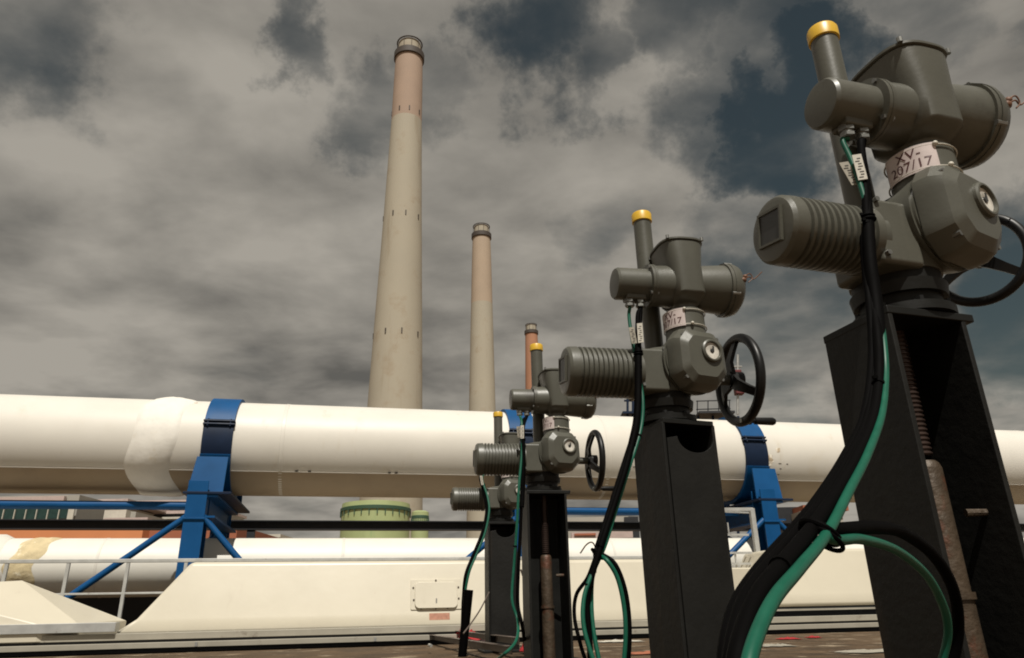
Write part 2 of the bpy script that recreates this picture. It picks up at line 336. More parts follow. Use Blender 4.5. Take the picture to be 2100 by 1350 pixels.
# ------------------------------------------------------------------ blue supports
def support(u, label, vf=-.98):
    t = empty('pipe_support', W3(u, 0, 0), TH); tag(t, label, 'pipe support', 'blue pipe supports')
    hw = .20
    def arc(a0, a1, r0, r1, n=24, w=hw):
        b = MB(); rg = []
        for i in range(n + 1):
            a = a0 + (a1 - a0) * i / n; d = Vector((0, -math.sin(a), math.cos(a)))
            rg.append([Vector((sx * w, 0, ZP)) + d * r for sx, r in ((-1, r0), (1, r0), (1, r1), (-1, r1))])
        return b.rings(rg)
    arc(rad(-68), rad(68), R0 + .002, R0 + .05).build('strap', 'blue', t, smooth=30)
    for s in (-1, 1):
        a = s * rad(70); d = Vector((0, -math.sin(a), math.cos(a))); tg = Vector((0, -math.cos(a), -math.sin(a)))
        for off in (0, .055):
            b = MB(); b.box(Vector((0, 0, ZP)) + d * (R0 + .035) + tg * s * off, (hw + .012, .032, .010), (Vector((1, 0, 0)), d, tg)); b.build('clamp_flange', 'navy', t, smooth=0, bevel=.003)
        for bx in (-.15, .15):
            b = MB(); q = Vector((bx, 0, ZP)) + d * (R0 + .05); b.cyl(q - tg * s * .03, q + tg * s * .085, .011, 6); b.build('bolt', 'navy', t)
    arc(rad(74), rad(108), R0 + .002, R0 + .03).build('clamp_band', 'navy', t, smooth=30)  # dark navy band below the clamp flanges
    arc(rad(-108), rad(-74), R0 + .002, R0 + .03).build('clamp_band', 'navy', t, smooth=30)
    # lower saddle
    b = MB(); n = 20; rg = []
    for i in range(n + 1):
        a = rad(108 + 144 * i / n); d = Vector((0, -math.sin(a), math.cos(a)))
        rg.append([Vector((sx * (hw + .0), 0, ZP)) + d * r for sx, r in ((-1, R0 + .002), (1, R0 + .002), (1, R0 + .06), (-1, R0 + .06))])
    b.rings(rg).build('saddle', 'blue', t, smooth=30)
    zb = ZP - R0 - .10
    for s in (-1, 1):                                  # flared front and back plates of the saddle
        y = s * (abs(vf) - .08); top = ZP - .29
        b = MB(); b.prism([(-hw - .05, y + s * .03, zb), (hw - .0, y + s * .03, zb), (hw, y - s * .06, top), (-hw, y - s * .06, top)], (0, -s * .03, 0)); b.build('saddle_plate', 'blue', t, smooth=0, bevel=.004)
        b = MB(); b.prism([(-.012, y, zb), (-.012, y - s * .55, zb), (-.012, y - s * .17, top - .12), (-.012, y - s * .14, top)], (.024, 0, 0)); b.build('gusset', 'blue', t, smooth=0)
    b = MB(); b.box((.02, 0, zb - .02), (hw + .10, abs(vf) + .04, .016)); b.build('bearing_plate', 'navy', t, smooth=0, bevel=.004)
    b = MB(); b.box((0, 0, zb - .055), (.15, abs(vf) + .02, .013)); b.box((0, 0, zb - .19), (.012, abs(vf) + .02, .12)); b.box((0, 0, zb - .325), (.15, abs(vf) + .02, .013)); b.build('cross_beam', 'blue', t, smooth=0)
    for s in (-1, 1):                                  # H section legs
        y = s * abs(vf); b = MB(); z0 = -1.6; z1 = zb - .04 + (.18 if s < 0 else 0); h = (z1 - z0) / 2; zc_ = (z0 + z1) / 2
        b.box((-.1, y - .02, zc_), (.125, .012, h)); b.box((-.1, y + .24, zc_), (.125, .012, h)); b.box((-.1, y + .11, zc_), (.01, .118, h)); b.build('leg', 'blue', t, smooth=0, bevel=.003)
        b = MB(); b.box((-.1, y + .11, -1.585), (.22, .24, .015)); b.build('base_plate', 'blue', t, smooth=0)
    zt = ZP - R0 - .42
    for s, du, dz in ((-1, -1.52, -1.16), (1, .95, -.95), ):
        b = MB(); k = 1.6; b.cyl((-.1 + s * .10, vf + .02, zt), (-.1 + du * k, vf + .02, zt + dz * k), .042, 12); b.build('brace', 'blue', t)
    b = MB(); b.cyl((-.1, vf + .25, zt - .55), (-.1, .5, zt - .1), .03, 10); b.build('brace', 'blue', t)
    b = MB(); b.box((-.1, vf - .045, zt - .03), (.135, .010, .012)); b.build('splice_plate', 'blue', t, smooth=0, bevel=.003)
    return t
support(usup[0], 'blue steel pipe support standing alone on the left side of the view')
support(usup[1], 'blue steel pipe support half hidden behind the two farthest valve actuators')
support(usup[2], 'blue steel pipe support beside the aluminium guard rail frame')

vf = -.98
ua, za = onv(-60, 1033, vf + .1); ub, zb_ = onv(1333, 1049, vf + .1)
for i, (a0, a1) in enumerate(((usup[0] - 6.5, usup[0] - .23), (usup[0] + .03, usup[1] - .23), (usup[1] + .03, usup[2] - .23))):
    if i == 1: continue
    b = MB(); b.cyl(W3(a0, -.25, onv(200, 1036, -.25)[1] if i == 0 else onv(1250, 1049, -.25)[1]), W3(a1, -.25, onv(200, 1036, -.25)[1] if i == 0 else onv(1250, 1049, -.25)[1]), .058, 16)
    tag(b.build('tie_tube', 'blue'), ['round blue tie tube running off the left edge under the big pipe', '', 'round blue tie tube visible between the third and second valve posts'][i], 'steel tube', 'blue tie tubes under the big pipe')
# long dark beam behind
b = MB(); z = onv(300, 1077, 1.6)[1]
for k in (-1, 1): b.box(W3(6, 1.6, z + k * .068), (16, .08, .008), FR)
b.box(W3(6, 1.6, z), (16, .008, .064), FR); bm_ = empty('dark_beam', W3(6, 1.6, z)); o = b.build('beam_profile', 'dark', bm_, smooth=0, loc=W3(6, 1.6, z)); o.location = (0, 0, 0)
tag(bm_, 'long black steel beam running below the big pipe, behind the blue legs', 'beam')
for u in (-8, usup[0] + .3, usup[1] + .3, usup[2] + .3):
    b = MB(); b.box(W3(u, 1.6, (z - 1.7) / 2) - W3(6, 1.6, z), (.06, .06, (z + 1.55) / 2), FR); b.build('beam_post', 'dark', bm_, smooth=0)

# ------------------------------------------------------------------ lower white pipe
v2 = -.22; u_, zt2 = onv(200, 1106, v2); _, zb2 = onv(200, 1227, v2 - .2); r2 = (zt2 - zb2) / 2; z2 = zb2 + r2 + .01
p2 = empty('lower_pipe', W3(0, v2, z2)); tag(p2, 'smaller white pipe with a yellowed joint, below the big pipe behind the handrail', 'pipe')
def rel2(p): return Vector(p) - W3(0, v2, z2)
b = MB(); b.revolve(rel2(W3(-12, v2, z2)), PD, [(0, r2), (40, r2)], 72, up=UP); b.build('pipe_shell', 'pipe2', p2)
for px in (196, 700, 1260):
    u = onv(px, 1150, v2 - .35)[0]; b = MB(); b.revolve(rel2(W3(u, v2, z2)), PD, [(0, r2), (.004, r2 + .004), (.03, r2 + .004), (.034, r2)], 72, up=UP, cap=False); b.build('seam_band', 'white', p2)
M['yellowed'] = mat('yellowed_foam', (.52, .43, .26), .85, var=.15, vscale=10, bump=.8, bscale=18, stain=((.72, .66, .5), 6, .55, .1))
u = onv(55, 1150, v2 - .35)[0]; b = MB(); rg = []
for i in range(9):
    k = []
    for j in range(60):
        a = 2 * math.pi * j / 60; uu = u - .17 + .34 * i / 8 + (.07 * math.sin(a * 2 + 1) + .03 * math.sin(a * 7)) * (1 if i else 1)
        k.append(rel2(W3(uu, v2, z2)) + (UP * math.cos(a) - PN * math.sin(a)) * (r2 + (.012 + .008 * math.sin(a * 9 + i)) * math.sin(math.pi * i / 8) + .001))
    rg.append(k)
b.rings(rg, cap=False).build('foam_joint', 'yellowed', p2, smooth=80)
u = onv(-5, 1150, v2 - .35)[0]; b = MB(); b.revolve(rel2(W3(u - 4, v2, z2)), PD, [(0, r2 + .05), (3.9, r2 + .05), (4.0, r2 + .002)], 72, up=UP); b.build('pipe_sleeve', 'pipe2', p2)
for u in (-6.6, -1.7, 3.6, 9.5):
    b = MB(); b.box(rel2(W3(u, v2, (z2 - r2 - 1.6) / 2)), (.12, .3, (z2 - r2 + 1.6) / 2 + .02), FR); b.build('pipe_foot', 'dark', p2, smooth=0)

b = MB(); b.box(W3(3, 1.1, -.45), (17, .08, 1.15), FR); lw = b.build('low_wall', 'dark', smooth=0); tag(lw, 'low dark wall behind and beneath the smaller white pipe', 'wall')
# ------------------------------------------------------------------ cream hoods
def hood(name, uL0, uL1, uR0, uR1, z0, z1, v0, v1, label, depth=1.0):
    h = empty(name, W3(uL0, v0, z0), TH); tag(h, label, 'duct hood')
    # local x along the pipe, y away
    L0 = 0; L1 = uL1 - uL0; Q0 = uR0 - uL0; Q1 = uR1 - uL0; H_ = z1 - z0; dv = v1 - v0
    b = MB(); b.rings([[(L0, 0, 0), (Q0, 0, 0), (Q0, depth + dv, 0), (L0, depth + dv, 0)],
                       [(L0 + .02, 0, .045), (Q0 - .02, 0, .045), (Q0 - .02, depth + dv, .045), (L0 + .02, depth + dv, .045)],
                       [(L0 + (L1 - L0) * .3, dv * .16, H_ * .22), (Q0 + (Q1 - Q0) * .3, dv * .16, H_ * .22), (Q0 + (Q1 - Q0) * .3, depth + dv * .84, H_ * .22), (L0 + (L1 - L0) * .3, depth + dv * .84, H_ * .22)],
                       [(L1, dv, H_), (Q1, dv, H_), (Q1, depth, H_), (L1, depth, H_)]])
    b.build('hood_shell', 'cream', h, smooth=40, bevel=.045, seg=4)
    return h
v0 = -2.85; v1 = -2.62
a_, zlo = onv(232, 1303, v0); c_, zhi = onv(392, 1153, v1)
bR, _ = onv(1498, 1260, v0); _, zlo2 = onv(900, 1292, v0); _, zhi2 = onv(900, 1149, v1)
zlo = (zlo + zlo2) / 2; zhi = (zhi + zhi2) / 2
h1 = hood('duct_hood', a_, c_, bR, bR - .35, zlo, zhi, v0, v1, 'long low cream duct hood with a bolted hatch, below the handrail')
def h1p(px, py, off=0.0):             # pixel -> local point on the sloping face of the first hood
    u, z = onv(px, py, (v0 + v1) / 2); t = (z - zlo) / (zhi - zlo); v = v0 + (v1 - v0) * t
    u, z = onv(px, py, v); n = Vector((0, -(zhi - zlo), (v1 - v0))).normalized()
    t = max(0, min(1, (z - zlo) / (zhi - zlo)))
    return Vector((u - a_, (v1 - v0) * (t if t > .22 else t * .16 / .22), z - zlo)) + n * off
def rrect(cx, cz, hx, hz, r, n=5, slope=(v1 - v0) / (zhi - zlo), y0=0):
    out = []
    for sx, sz, a0 in ((1, 1, 0), (-1, 1, 90), (-1, -1, 180), (1, -1, 270)):
        for i in range(n + 1):
            a = rad(a0 + 90 * i / n); x = cx + sx * (hx - r) + r * math.cos(a); z = cz + sz * (hz - r) + r * math.sin(a); out.append(Vector((x, z * slope + y0, z)))
    return out
pa = h1p(842, 1189); pb = h1p(946, 1249); cx = (pa.x + pb.x) / 2; cz = (pa.z + pb.z) / 2; hx = (pb.x - pa.x) / 2; hz = (pa.z - pb.z) / 2
y0 = 0.0
hatch = MB().rings([rrect(cx, cz, hx, hz, .012, y0=y0), rrect(cx, cz, hx, hz, .012, y0=y0 - .025)]).build('hatch', 'cream', h1, smooth=30, bevel=.003)
MB().rings([rrect(cx, cz - hz * .05, hx * .84, hz * .86, .05, y0=y0 - .0251), rrect(cx, cz - hz * .05, hx * .84, hz * .86, .05, y0=y0 - .05)]).build('hatch_lid', 'cream', hatch, smooth=30, bevel=.005)
b = MB(); b.cyl((cx, cz * (v1 - v0) / (zhi - zlo) - .045, cz - hz * .45), (cx, cz * (v1 - v0) / (zhi - zlo) - .075, cz - hz * .45), .009, 8); b.box((cx, cz * (v1 - v0) / (zhi - zlo) - .075, cz - hz * .5), (.007, .006, .035)); b.build('latch', 'galv', hatch)
for fx, fz in ((-.9, .45), (-.88, -.35), (-.6, -.93), (-.02, -.95), (.45, -.93), (.9, .45), (.9, -.3), (0, .93)):
    x = cx + fx * hx; z = cz + fz * hz; y = z * (v1 - v0) / (zhi - zlo) - .024; b = MB(); b.cyl((x, y, z), (x, y - .012, z), .010, 6); b.build('bolt', 'frame', hatch)
pa = h1p(880, 1258); pb = h1p(922, 1271); b = MB(); x0, x1 = pa.x, pb.x; b.prism([(x0, pb.y - .004, pb.z), (x1, pb.y - .004, pb.z), (x1, pa.y - .004, pa.z), (x0, pa.y - .004, pa.z)], (0, -.004, 0)); b.build('nameplate', 'plate', h1, smooth=0)
for px in (282, 345, 410, 481, 555, 630, 700, 776, 860, 940, 1140, 1220, 1300):
    q = h1p(px, 1296 - (px - 282) * .015); b = MB(); b.cyl((q.x, -.001, .022), (q.x, -.010, .022), .0065, 6); b.build('rivet', 'galv', h1)
# second hood on the right, a little higher
vv0 = -2.75; vv1 = -2.5
a2, zl2 = onv(1600, 1247, vv0); c2, zh2 = onv(1650, 1128, vv1); _, zh2 = onv(1750, 1125, vv1); _, zl2 = onv(1700, 1243, vv0)
hh2 = hood('duct_hood', a2 - .12, c2 - .45, a2 + 6, a2 + 5.7, zl2, zh2, vv0, vv1, 'plain cream duct hood between the green cable loop and the nearest valve post')
MB().box((3.05, .55, -zl2 / 2 + .0), (3.0, .52, zl2 / 2 - .003)).build('base_frame', 'dark', hh2, smooth=0)
MB().box((3.0, .0, -.035), (3.1, .05, .010)).build('base_strip', 'strip', hh2, smooth=0)
# linking low piece
a3, z3 = onv(1500, 1180, vv1 + .1)
b = MB(); b.box(W3((bR + a2) / 2 - .05, vv1 + .55, zl2 + .22), ((a2 - bR) / 2 + .25, .4, .26), FR); o = b.build('duct_joint', 'cream', bevel=.02); tag(o, 'small cream duct piece joining the two hoods beneath the guard rail', 'duct')
# pyramid hood, far left
def gp(px, py, v): u, z = onv(px, py, v); return W3(u, v, z)
A = gp(45, 1190, -2.6); B = gp(258, 1272, -2.15); C_ = gp(162, 1280, -2.95); Dd = gp(-230, 1205, -3.0); E = gp(80, 1281, -3.1); G = gp(-200, 1281, -3.1)
b = MB(); bm = b.bm; vs = [bm.verts.new(p) for p in (A, B, C_, E, Dd, G)]; lo = [bm.verts.new(Vector((p.x, p.y, zlo - .02))) for p in (B, C_, E, G)]; bk = bm.verts.new(gp(-230, 1272, -1.9)); 
b.face((vs[0], vs[2], vs[1])); b.face((vs[0], vs[4], vs[3], vs[2])) ; b.face((vs[4], vs[5], vs[3])); b.face((vs[1], vs[2], lo[1], lo[0])); b.face((vs[2], vs[3], lo[2], lo[1])); b.face((vs[3], vs[5], lo[3], lo[2])); b.face((vs[0], vs[1], bk)); b.face((vs[0], bk, vs[4])); b.face((vs[4], bk, vs[5]))
tag(b.build('pyramid_hood', 'cream', smooth=0, bevel=.012), 'cream pyramid shaped duct cap at the far left edge', 'duct hood')

# ------------------------------------------------------------------ edge strips of the deck (curb)
def strip(name, v, z, hv, hz, u0, u1, m, label):
    b = MB(); b.box(W3((u0 + u1) / 2, v, z), ((u1 - u0) / 2, hv, hz), FR); return tag(b.build(name, m, smooth=0, bevel=.004), label, 'edge trim')
curb = empty('deck_curb', W3(0, -3.2, 0), TH); tag(curb, 'pale double metal curb with a dark groove and a painted shadow strip along the deck edge, under the hoods', 'curb')
def cbx(v, z, hv, hz, m, n, u0=-13, u1=15): b = MB(); b.box(((u0 + u1) / 2, v + 3.2, z), ((u1 - u0) / 2, hv, hz)); return b.build(n, m, curb, smooth=0, bevel=.003)
cbx(-2.98, .142, .10, .030, 'strip', 'top_channel'); cbx(-2.97, .100, .09, .0115, 'dark', 'groove_shade')
cbx(-3.08, .064, .10, .024, 'strip', 'lower_channel'); cbx(-3.05, .0195, .09, .020, 'dark', 'groove_shade')  # lowest dark strip is the shadow under the channel, painted on
cbx(-2.6, .06, .3, .08, 'dark', 'curb_web')
for u in (-3.9, -2.2, 1.0, 5.0): b = MB(); b.box((u, .015, .064), (.012, .006, .02)); b.build('joint_cover', 'galv', curb, smooth=0)
# white ledge at far left
p = onv(0, 1290, -3.12); q = onv(236, 1290, -3.12); _, zt_ = onv(120, 1279, -3.12); _, zb3 = onv(120, 1299, -3.12)
b = MB(); b.box(W3((p[0] - 2 + q[0]) / 2, -3.05, (zt_ + zb3) / 2), ((q[0] - p[0] + 2) / 2, .07, (zt_ - zb3) / 2), FR); tag(b.build('ledge_channel', 'alum', smooth=0, bevel=.004), 'short grey metal channel lying on the curb before the pyramid cap', 'channel')

# ------------------------------------------------------------------ handrail
vr = -1.75
hr = empty('handrail', W3(0, vr, 0), TH); tag(hr, 'grey tubular handrail in front of the lower white pipe', 'handrail')
def hrp(px, py): u, z = onv(px, py, vr); return Vector((u, 0, z))
p0 = hrp(-40, 1151); p1 = hrp(1010, 1146); p2_ = hrp(1330, 1139)
zr = (hrp(200, 1150).z + hrp(900, 1147).z) / 2
b = MB(); b.bar((p0.x - 1, 0, zr), (p2_.x + .8, 0, zr), .045, .04); b.build('top_rail', 'alum', hr, smooth=0, bevel=.004)
pm = hrp(200, 1218); b = MB(); b.bar((p0.x - 1, 0, pm.z), (p2_.x + .8, 0, pm.z), .03, .022); b.build('mid_rail', 'alum', hr, smooth=0, bevel=.003)
xs = [hrp(px, 1151).x for px in (16, 145, 264)]; st = (xs[2] - xs[0]) / 2
for k in range(-2, 10):
    x = xs[0] + k * st; b = MB(); b.bar((x, .0, -.2), (x, .0, zr - .02), .035, .035, up=(0, 1, 0)); b.build('post', 'alum', hr, smooth=0)
# ------------------------------------------------------------------ guard frame with ladder on the right
vg = -2.0
gd = empty('guard_frame', W3(0, vg, 0), TH); tag(gd, 'aluminium guard rail frame with rungs, right of the second valve post', 'guard rail')
def gq(px, py, dv=0.0): u, z = onv(px, py, vg + dv); return Vector((u, dv, z))
b = MB(); b.bar(gq(1400, 1046), gq(1543, 1045), .05, .045); b.build('top_rail', 'alum', gd, smooth=0, bevel=.003)
b = MB(); b.bar(gq(1400, 1046, .25), gq(1536, 1052, .25), .04, .02); b.build('top_rail', 'alum', gd, smooth=0, bevel=.003)
q = gq(1541, 1043); b = MB(); b.box((q.x, 0, (q.z - .2) / 2), (.032, .028, (q.z + .2) / 2)); b.build('post', 'alum', gd, smooth=0, bevel=.003)
q = gq(1512, 1160); b = MB(); b.bar((q.x, .02, -.1), (q.x, .02, gq(1512, 1133).z), .02, .02, up=(0, 1, 0)); b.build('post', 'alum', gd, smooth=0)
q = gq(1492, 1072, .3); b = MB(); b.bar((q.x, .3, gq(1492, 1098, .3).z), (q.x, .3, q.z), .015, .015, up=(0, 1, 0)); b.build('post', 'alum', gd, smooth=0)
for x0, x1, y in ((1450, 1541, 1134), (1450, 1548, 1156), (1492, 1535, 1097)):
    b = MB(); p_ = gq(x0, y); q_ = gq(x1, y); p_.z = q_.z; b.bar(p_, q_, .02, .028); b.build('rung', 'alum', gd, smooth=0)

# ------------------------------------------------------------------ chimneys
def chimney(px, py_base, Dist, prof, Hc, redz, redm, name_label, vents):
    base = P(px, py_base, Dist); base.z = -1.6
    t = empty('chimney', base); tag(t, name_label, 'chimney', 'tall power station chimneys')
    def rat(z):
        for (z0, r0), (z1, r1) in zip(prof, prof[1:]):
            if z0 <= z <= z1: return r0 + (r1 - r0) * (z - z0) / (z1 - z0)
        return prof[-1][1]
    zs = [z for z, r in prof if z < redz] + [redz]
    b = MB(); b.revolve((0, 0, 0), UP, [(z, rat(z)) for z in zs], 64); b.build('shaft', 'conc', t, smooth=60)
    b = MB(); b.revolve((0, 0, 0), UP, [(redz + .001, rat(redz)), ((redz + Hc) / 2, rat((redz + Hc) / 2)), (Hc - 9, rat(Hc)), (Hc - 7, rat(Hc) * .98)], 64); b.build('painted_band', redm, t, smooth=60)
    r = rat(Hc); b = MB(); b.revolve((0, 0, 0), UP, [(Hc - 9.5, r + .1), (Hc - 9.2, r + .75), (Hc - 6.2, r + .75), (Hc - 6.0, r - .2)], 48); b.build('platform', 'steelrim', t)
    b = MB(); b.revolve((0, 0, 0), UP, [(Hc - 7, r * .86), (Hc - .4, r * .84)], 48); b.build('flue', 'conc', t)
    b = MB(); b.torus((0, 0, Hc), UP, r * .92, .32, 48, 8)
    for k in range(10): a = k * math.pi / 5; b.cyl((r * .92 * math.cos(a), r * .92 * math.sin(a), Hc - 6.5), (r * .92 * math.cos(a), r * .92 * math.sin(a), Hc), .12, 6)
    b.build('crown_ring', 'steelrim', t)
    for z in vents:
        for ang in (-20, 18, 62, -70):
            a = rad(-90 + ang); rr = rat(z); c = Vector((math.cos(a) * rr, math.sin(a) * rr, z)); n = Vector((math.cos(a), math.sin(a), 0))
            b = MB(); b.box(c, (.22, .25, 1.1), (n.cross(UP), n, UP)); b.build('vent_slot', 'steelrim', t, smooth=0)
    return t
chimney(810, 835, 262, [(0, 12.3), (70, 10.3), (101, 9.45), (154, 7.9), (203, 6.65), (254, 6.05)], 246.5, 203, 'redc', 'tallest looking, nearest chimney with a faded red top band', (101, 153, 206))
chimney(989, 845, 437, [(0, 10.5), (105, 8.55), (190, 7.1), (254, 6.0)], 248.5, 190, 'conc2', 'middle chimney of the three, thinner, grey beige with a dark ring at its top', (96,))
chimney(1092, 760, 625, [(0, 10.5), (105, 8.5), (254, 5.6)], 249, 150, 'redo', 'farthest, smallest looking chimney, orange red, just above the third actuator tube', ())

# ------------------------------------------------------------------ green tanks
def tank(px0, px1, pyt, Dist, label):
    c = P((px0 + px1) / 2, pyt, Dist); r = (P(px1, pyt, Dist) - P(px0, pyt, Dist)).length / 2; ztop = c.z; c.z = -1.6
    t = empty('storage_tank', c); tag(t, label, 'tank', 'pale green storage tanks'); h = ztop + 1.6
    b = MB(); b.revolve((0, 0, 0), UP, [(0, r), (h, r)], 64); b.build('tank_wall', 'tank', t)
    b = MB(); b.revolve((0, 0, 0), UP, [(h + .35, r * 1.0), (h + .9, r * .99), (h + 1.1, r * .7)], 64); b.build('tank_roof', 'tank', t)
    b = MB(); b.revolve((0, 0, 0), UP, [(h - .12, r * 1.002), (h - .1, r * 1.035), (h + .3, r * 1.035), (h + .35, r * 1.0)], 64); b.build('rim', 'tankrim', t)
    for k in range(28):
        a = 2 * math.pi * k / 28; b = MB(); b.box((math.cos(a) * r * 1.02, math.sin(a) * r * 1.02, h - .4), (.06, .06, .35)); b.build('bracket', 'tankrim', t, smooth=0)
    b = MB(); b.revolve((0, 0, 0), UP, [(h * .72, r * 1.001), (h * .722, r * 1.006), (h * .728, r * 1.006), (h * .73, r * 1.001)], 64, cap=False); b.build('weld_seam', 'tank', t)
    return t
tank(702, 840, 1050, 95, 'large pale green storage tank with a dark green rim, below the big pipe')
tank(844, 879, 1063, 118, 'small pale green storage tank just right of the large one')

# ------------------------------------------------------------------ buildings, far left
def slab(px0, px1, py0, py1, Y, depth, m, name, parent, down=False, zbot=None):
    a = P(px0, py0, Y); b_ = P(px1, py1, Y); z1 = (P(px0, py0, Y).z + P(px1, py0, Y).z) / 2; z0 = zbot if zbot is not None else (P(px0, py1, Y).z + P(px1, py1, Y).z) / 2
    x0 = P(px0, (py0 + py1) / 2, Y).x; x1 = P(px1, (py0 + py1) / 2, Y).x
    q = MB(); q.box(((x0 + x1) / 2, Y + depth / 2, (z0 + z1) / 2), ((x1 - x0) / 2, depth / 2, (z1 - z0) / 2)); org = parent.location
    o = q.build(name, m, None, smooth=0, loc=org); o.location = (0, 0, 0); o.parent = parent; return o
Y = 42; hall = empty('factory_hall', P(100, 1200, Y)); hall.location.z = -1.6; tag(hall, 'grey factory hall with a strip of dark glazing, at far left under the big pipe', 'building')
slab(-300, 155, 1020, 1100, Y, 14, 'hall', 'wall', hall, zbot=-1.6)
slab(-300, 148, 1046, 1068, Y - .12, .1, 'glass', 'window', hall)
for px in (-100, -60, -20, 5, 28, 51, 73, 96, 119): slab(px - .8, px + .8, 1045, 1069, Y - .22, .08, 'label', 'mullion', hall)
slab(138, 150, 1044, 1070, Y - .3, .1, 'label', 'corner_trim', hall)
slab(-300, 130, 1022, 1034, Y - .3, .25, 'pink', 'fascia', hall)
Y = 46; bb = empty('annex_building', P(200, 1200, Y)); bb.location.z = -1.6; tag(bb, 'brown walled annex between the glazed hall and the pale sheds', 'building')
slab(146, 212, 1028, 1100, Y, 10, 'brown', 'wall', bb, zbot=-1.6); slab(146, 262, 1024, 1031, Y - .3, 10.4, 'pink', 'roof', bb); slab(180, 181, 1034, 1072, Y - .1, .08, 'hall', 'joint', bb)
Y = 40; sh = empty('pale_shed', P(250, 1200, Y)); sh.location.z = -1.6; tag(sh, 'pale grey shed with a stepped roofline, beside the brown annex', 'building')
slab(210, 255, 1046, 1100, Y, 8, 'label', 'wall', sh, zbot=-1.6); slab(210, 300, 1062, 1100, Y - .6, .5, 'pink', 'parapet', sh, zbot=-1.6); slab(255, 275, 1050, 1100, Y + .5, 7, 'hall', 'wall', sh, zbot=-1.6)
Y = 52; s3 = empty('roofed_shed', P(340, 1200, Y)); s3.location.z = -1.6; tag(s3, 'low building with stacked pinkish roofs, left of the first blue leg', 'building')
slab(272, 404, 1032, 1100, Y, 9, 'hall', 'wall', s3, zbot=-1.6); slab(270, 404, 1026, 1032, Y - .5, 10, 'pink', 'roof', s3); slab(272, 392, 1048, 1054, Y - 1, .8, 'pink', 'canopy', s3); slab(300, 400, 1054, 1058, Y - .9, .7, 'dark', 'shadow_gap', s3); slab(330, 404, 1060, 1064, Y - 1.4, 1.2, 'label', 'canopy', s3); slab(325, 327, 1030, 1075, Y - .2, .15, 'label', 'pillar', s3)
Y = 27; ow = empty('orange_building', P(150, 1200, Y)); ow.location.z = -1.6; tag(ow, 'low orange rendered building between the black beam and lower pipe', 'building')
slab(-400, 289, 1077, 1150, Y, 6, 'orange', 'wall', ow, zbot=-1.6); slab(289, 483, 1080, 1150, Y + .5, 5.4, 'orange2', 'wing_wall', ow, zbot=-1.6); slab(-400, 289, 1075, 1078, Y - .1, 6.2, 'dark', 'roof_edge', ow)
Y = 60; s4 = empty('white_shed', P(545, 1200, Y)); s4.location.z = -1.6; tag(s4, 'small white shed right of the first blue support', 'building')
slab(508, 572, 1101, 1150, Y, 6, 'hall', 'wall', s4, zbot=-1.6); slab(520, 575, 1096, 1103, Y - .3, 6.4, 'label', 'roof', s4); slab(535, 540, 1097, 1104, Y - .5, .2, 'dark', 'vent', s4)
Y = 34; s5 = empty('equipment_cabin', P(1240, 1200, Y)); s5.location.z = -1.6; tag(s5, 'grey equipment cabin seen between the second and third valve posts', 'building')
slab(1165, 1292, 1060, 1150, Y, 5, 'hall', 'wall', s5, zbot=-1.6); slab(1172, 1298, 1091, 1104, Y - .4, .3, 'pink', 'door_panel', s5); slab(1178, 1222, 1094, 1098, Y - .5, .08, 'orange2', 'sign_strip', s5); slab(1284, 1312, 1060, 1150, Y - .2, 4, 'dark', 'side_duct', s5, zbot=-1.6)
Y = 30; s6 = empty('orange_hut', P(1660, 1200, Y)); s6.location.z = -1.6; tag(s6, 'small orange topped hut behind the cable right of the last blue support', 'building')
slab(1648, 1735, 1048, 1150, Y, 5, 'hall', 'wall', s6, zbot=-1.6); slab(1647, 1740, 1035, 1048, Y - .2, 5.4, 'orange2', 'roof', s6); slab(1600, 1648, 1040, 1150, Y + 1, 4, 'dark', 'side_tank', s6, zbot=-1.6)
for k in range(5): slab(1653 + k * 7, 1655 + k * 7, 1050, 1066, Y - .1, .06, 'dark', 'grille_bar', s6)
# lattice platform seen through the second handwheel
Yp = 16.5; pf = empty('rooftop_platform', P(1470, 1200, Yp)); pf.location.z = -1.6; tag(pf, 'distant dark lattice platform with mast, above the pipe behind the second handwheel', 'platform')
def pq(px, py, dy=0.0): return P(px, py, Yp + dy) - pf.location
b = MB()
for px in (1432, 1462, 1494, 1514): b.cyl(pq(px, 1100), pq(px, 854), .03, 6)
b.build('column', 'navy', pf)
b = MB(); b.bar(pq(1428, 852), pq(1500, 851), .6, .05); b.build('floor_plate', 'dark', pf, smooth=0)
b = MB()
for y in (815, 832): b.bar(pq(1428, y + 8), pq(1498, y + 6), .022, .022)
for px in (1430, 1452, 1474, 1496): b.bar(pq(px, 850), pq(px, 822), .022, .022, up=(0, 1, 0))
b.build('railing', 'dark', pf, smooth=0)
b = MB(); b.cyl(pq(1513, 850), pq(1513, 728), .03, 6); b.bar(pq(1505, 752), pq(1521, 752), .05, .03); b.bar(pq(1507, 762), pq(1519, 762), .05, .03); b.build('mast', 'galv', pf)
b = MB(); b.box(pq(1513, 785), (.1, .1, .3)); M['dullred'] = mat('dull_red', (.10, .012, .012), .6); b.build('lamp_box', 'dullred', pf, smooth=0, bevel=.02)
b = MB(); b.bar(pq(1275, 850), pq(1312, 850), .4, .05); 
for px in (1287, 1298, 1308): b.bar(pq(px, 1000), pq(px, 818), .05, .05, up=(0, 1, 0))
b.bar(pq(1280, 822), pq(1312, 822), .04, .04); b.build('side_landing', 'navy', pf, smooth=0)
b = MB(); b.bar(pq(1275, 1000), pq(1540, 1000), .1, .1); b.build('tie_beam', 'navy', pf, smooth=0)

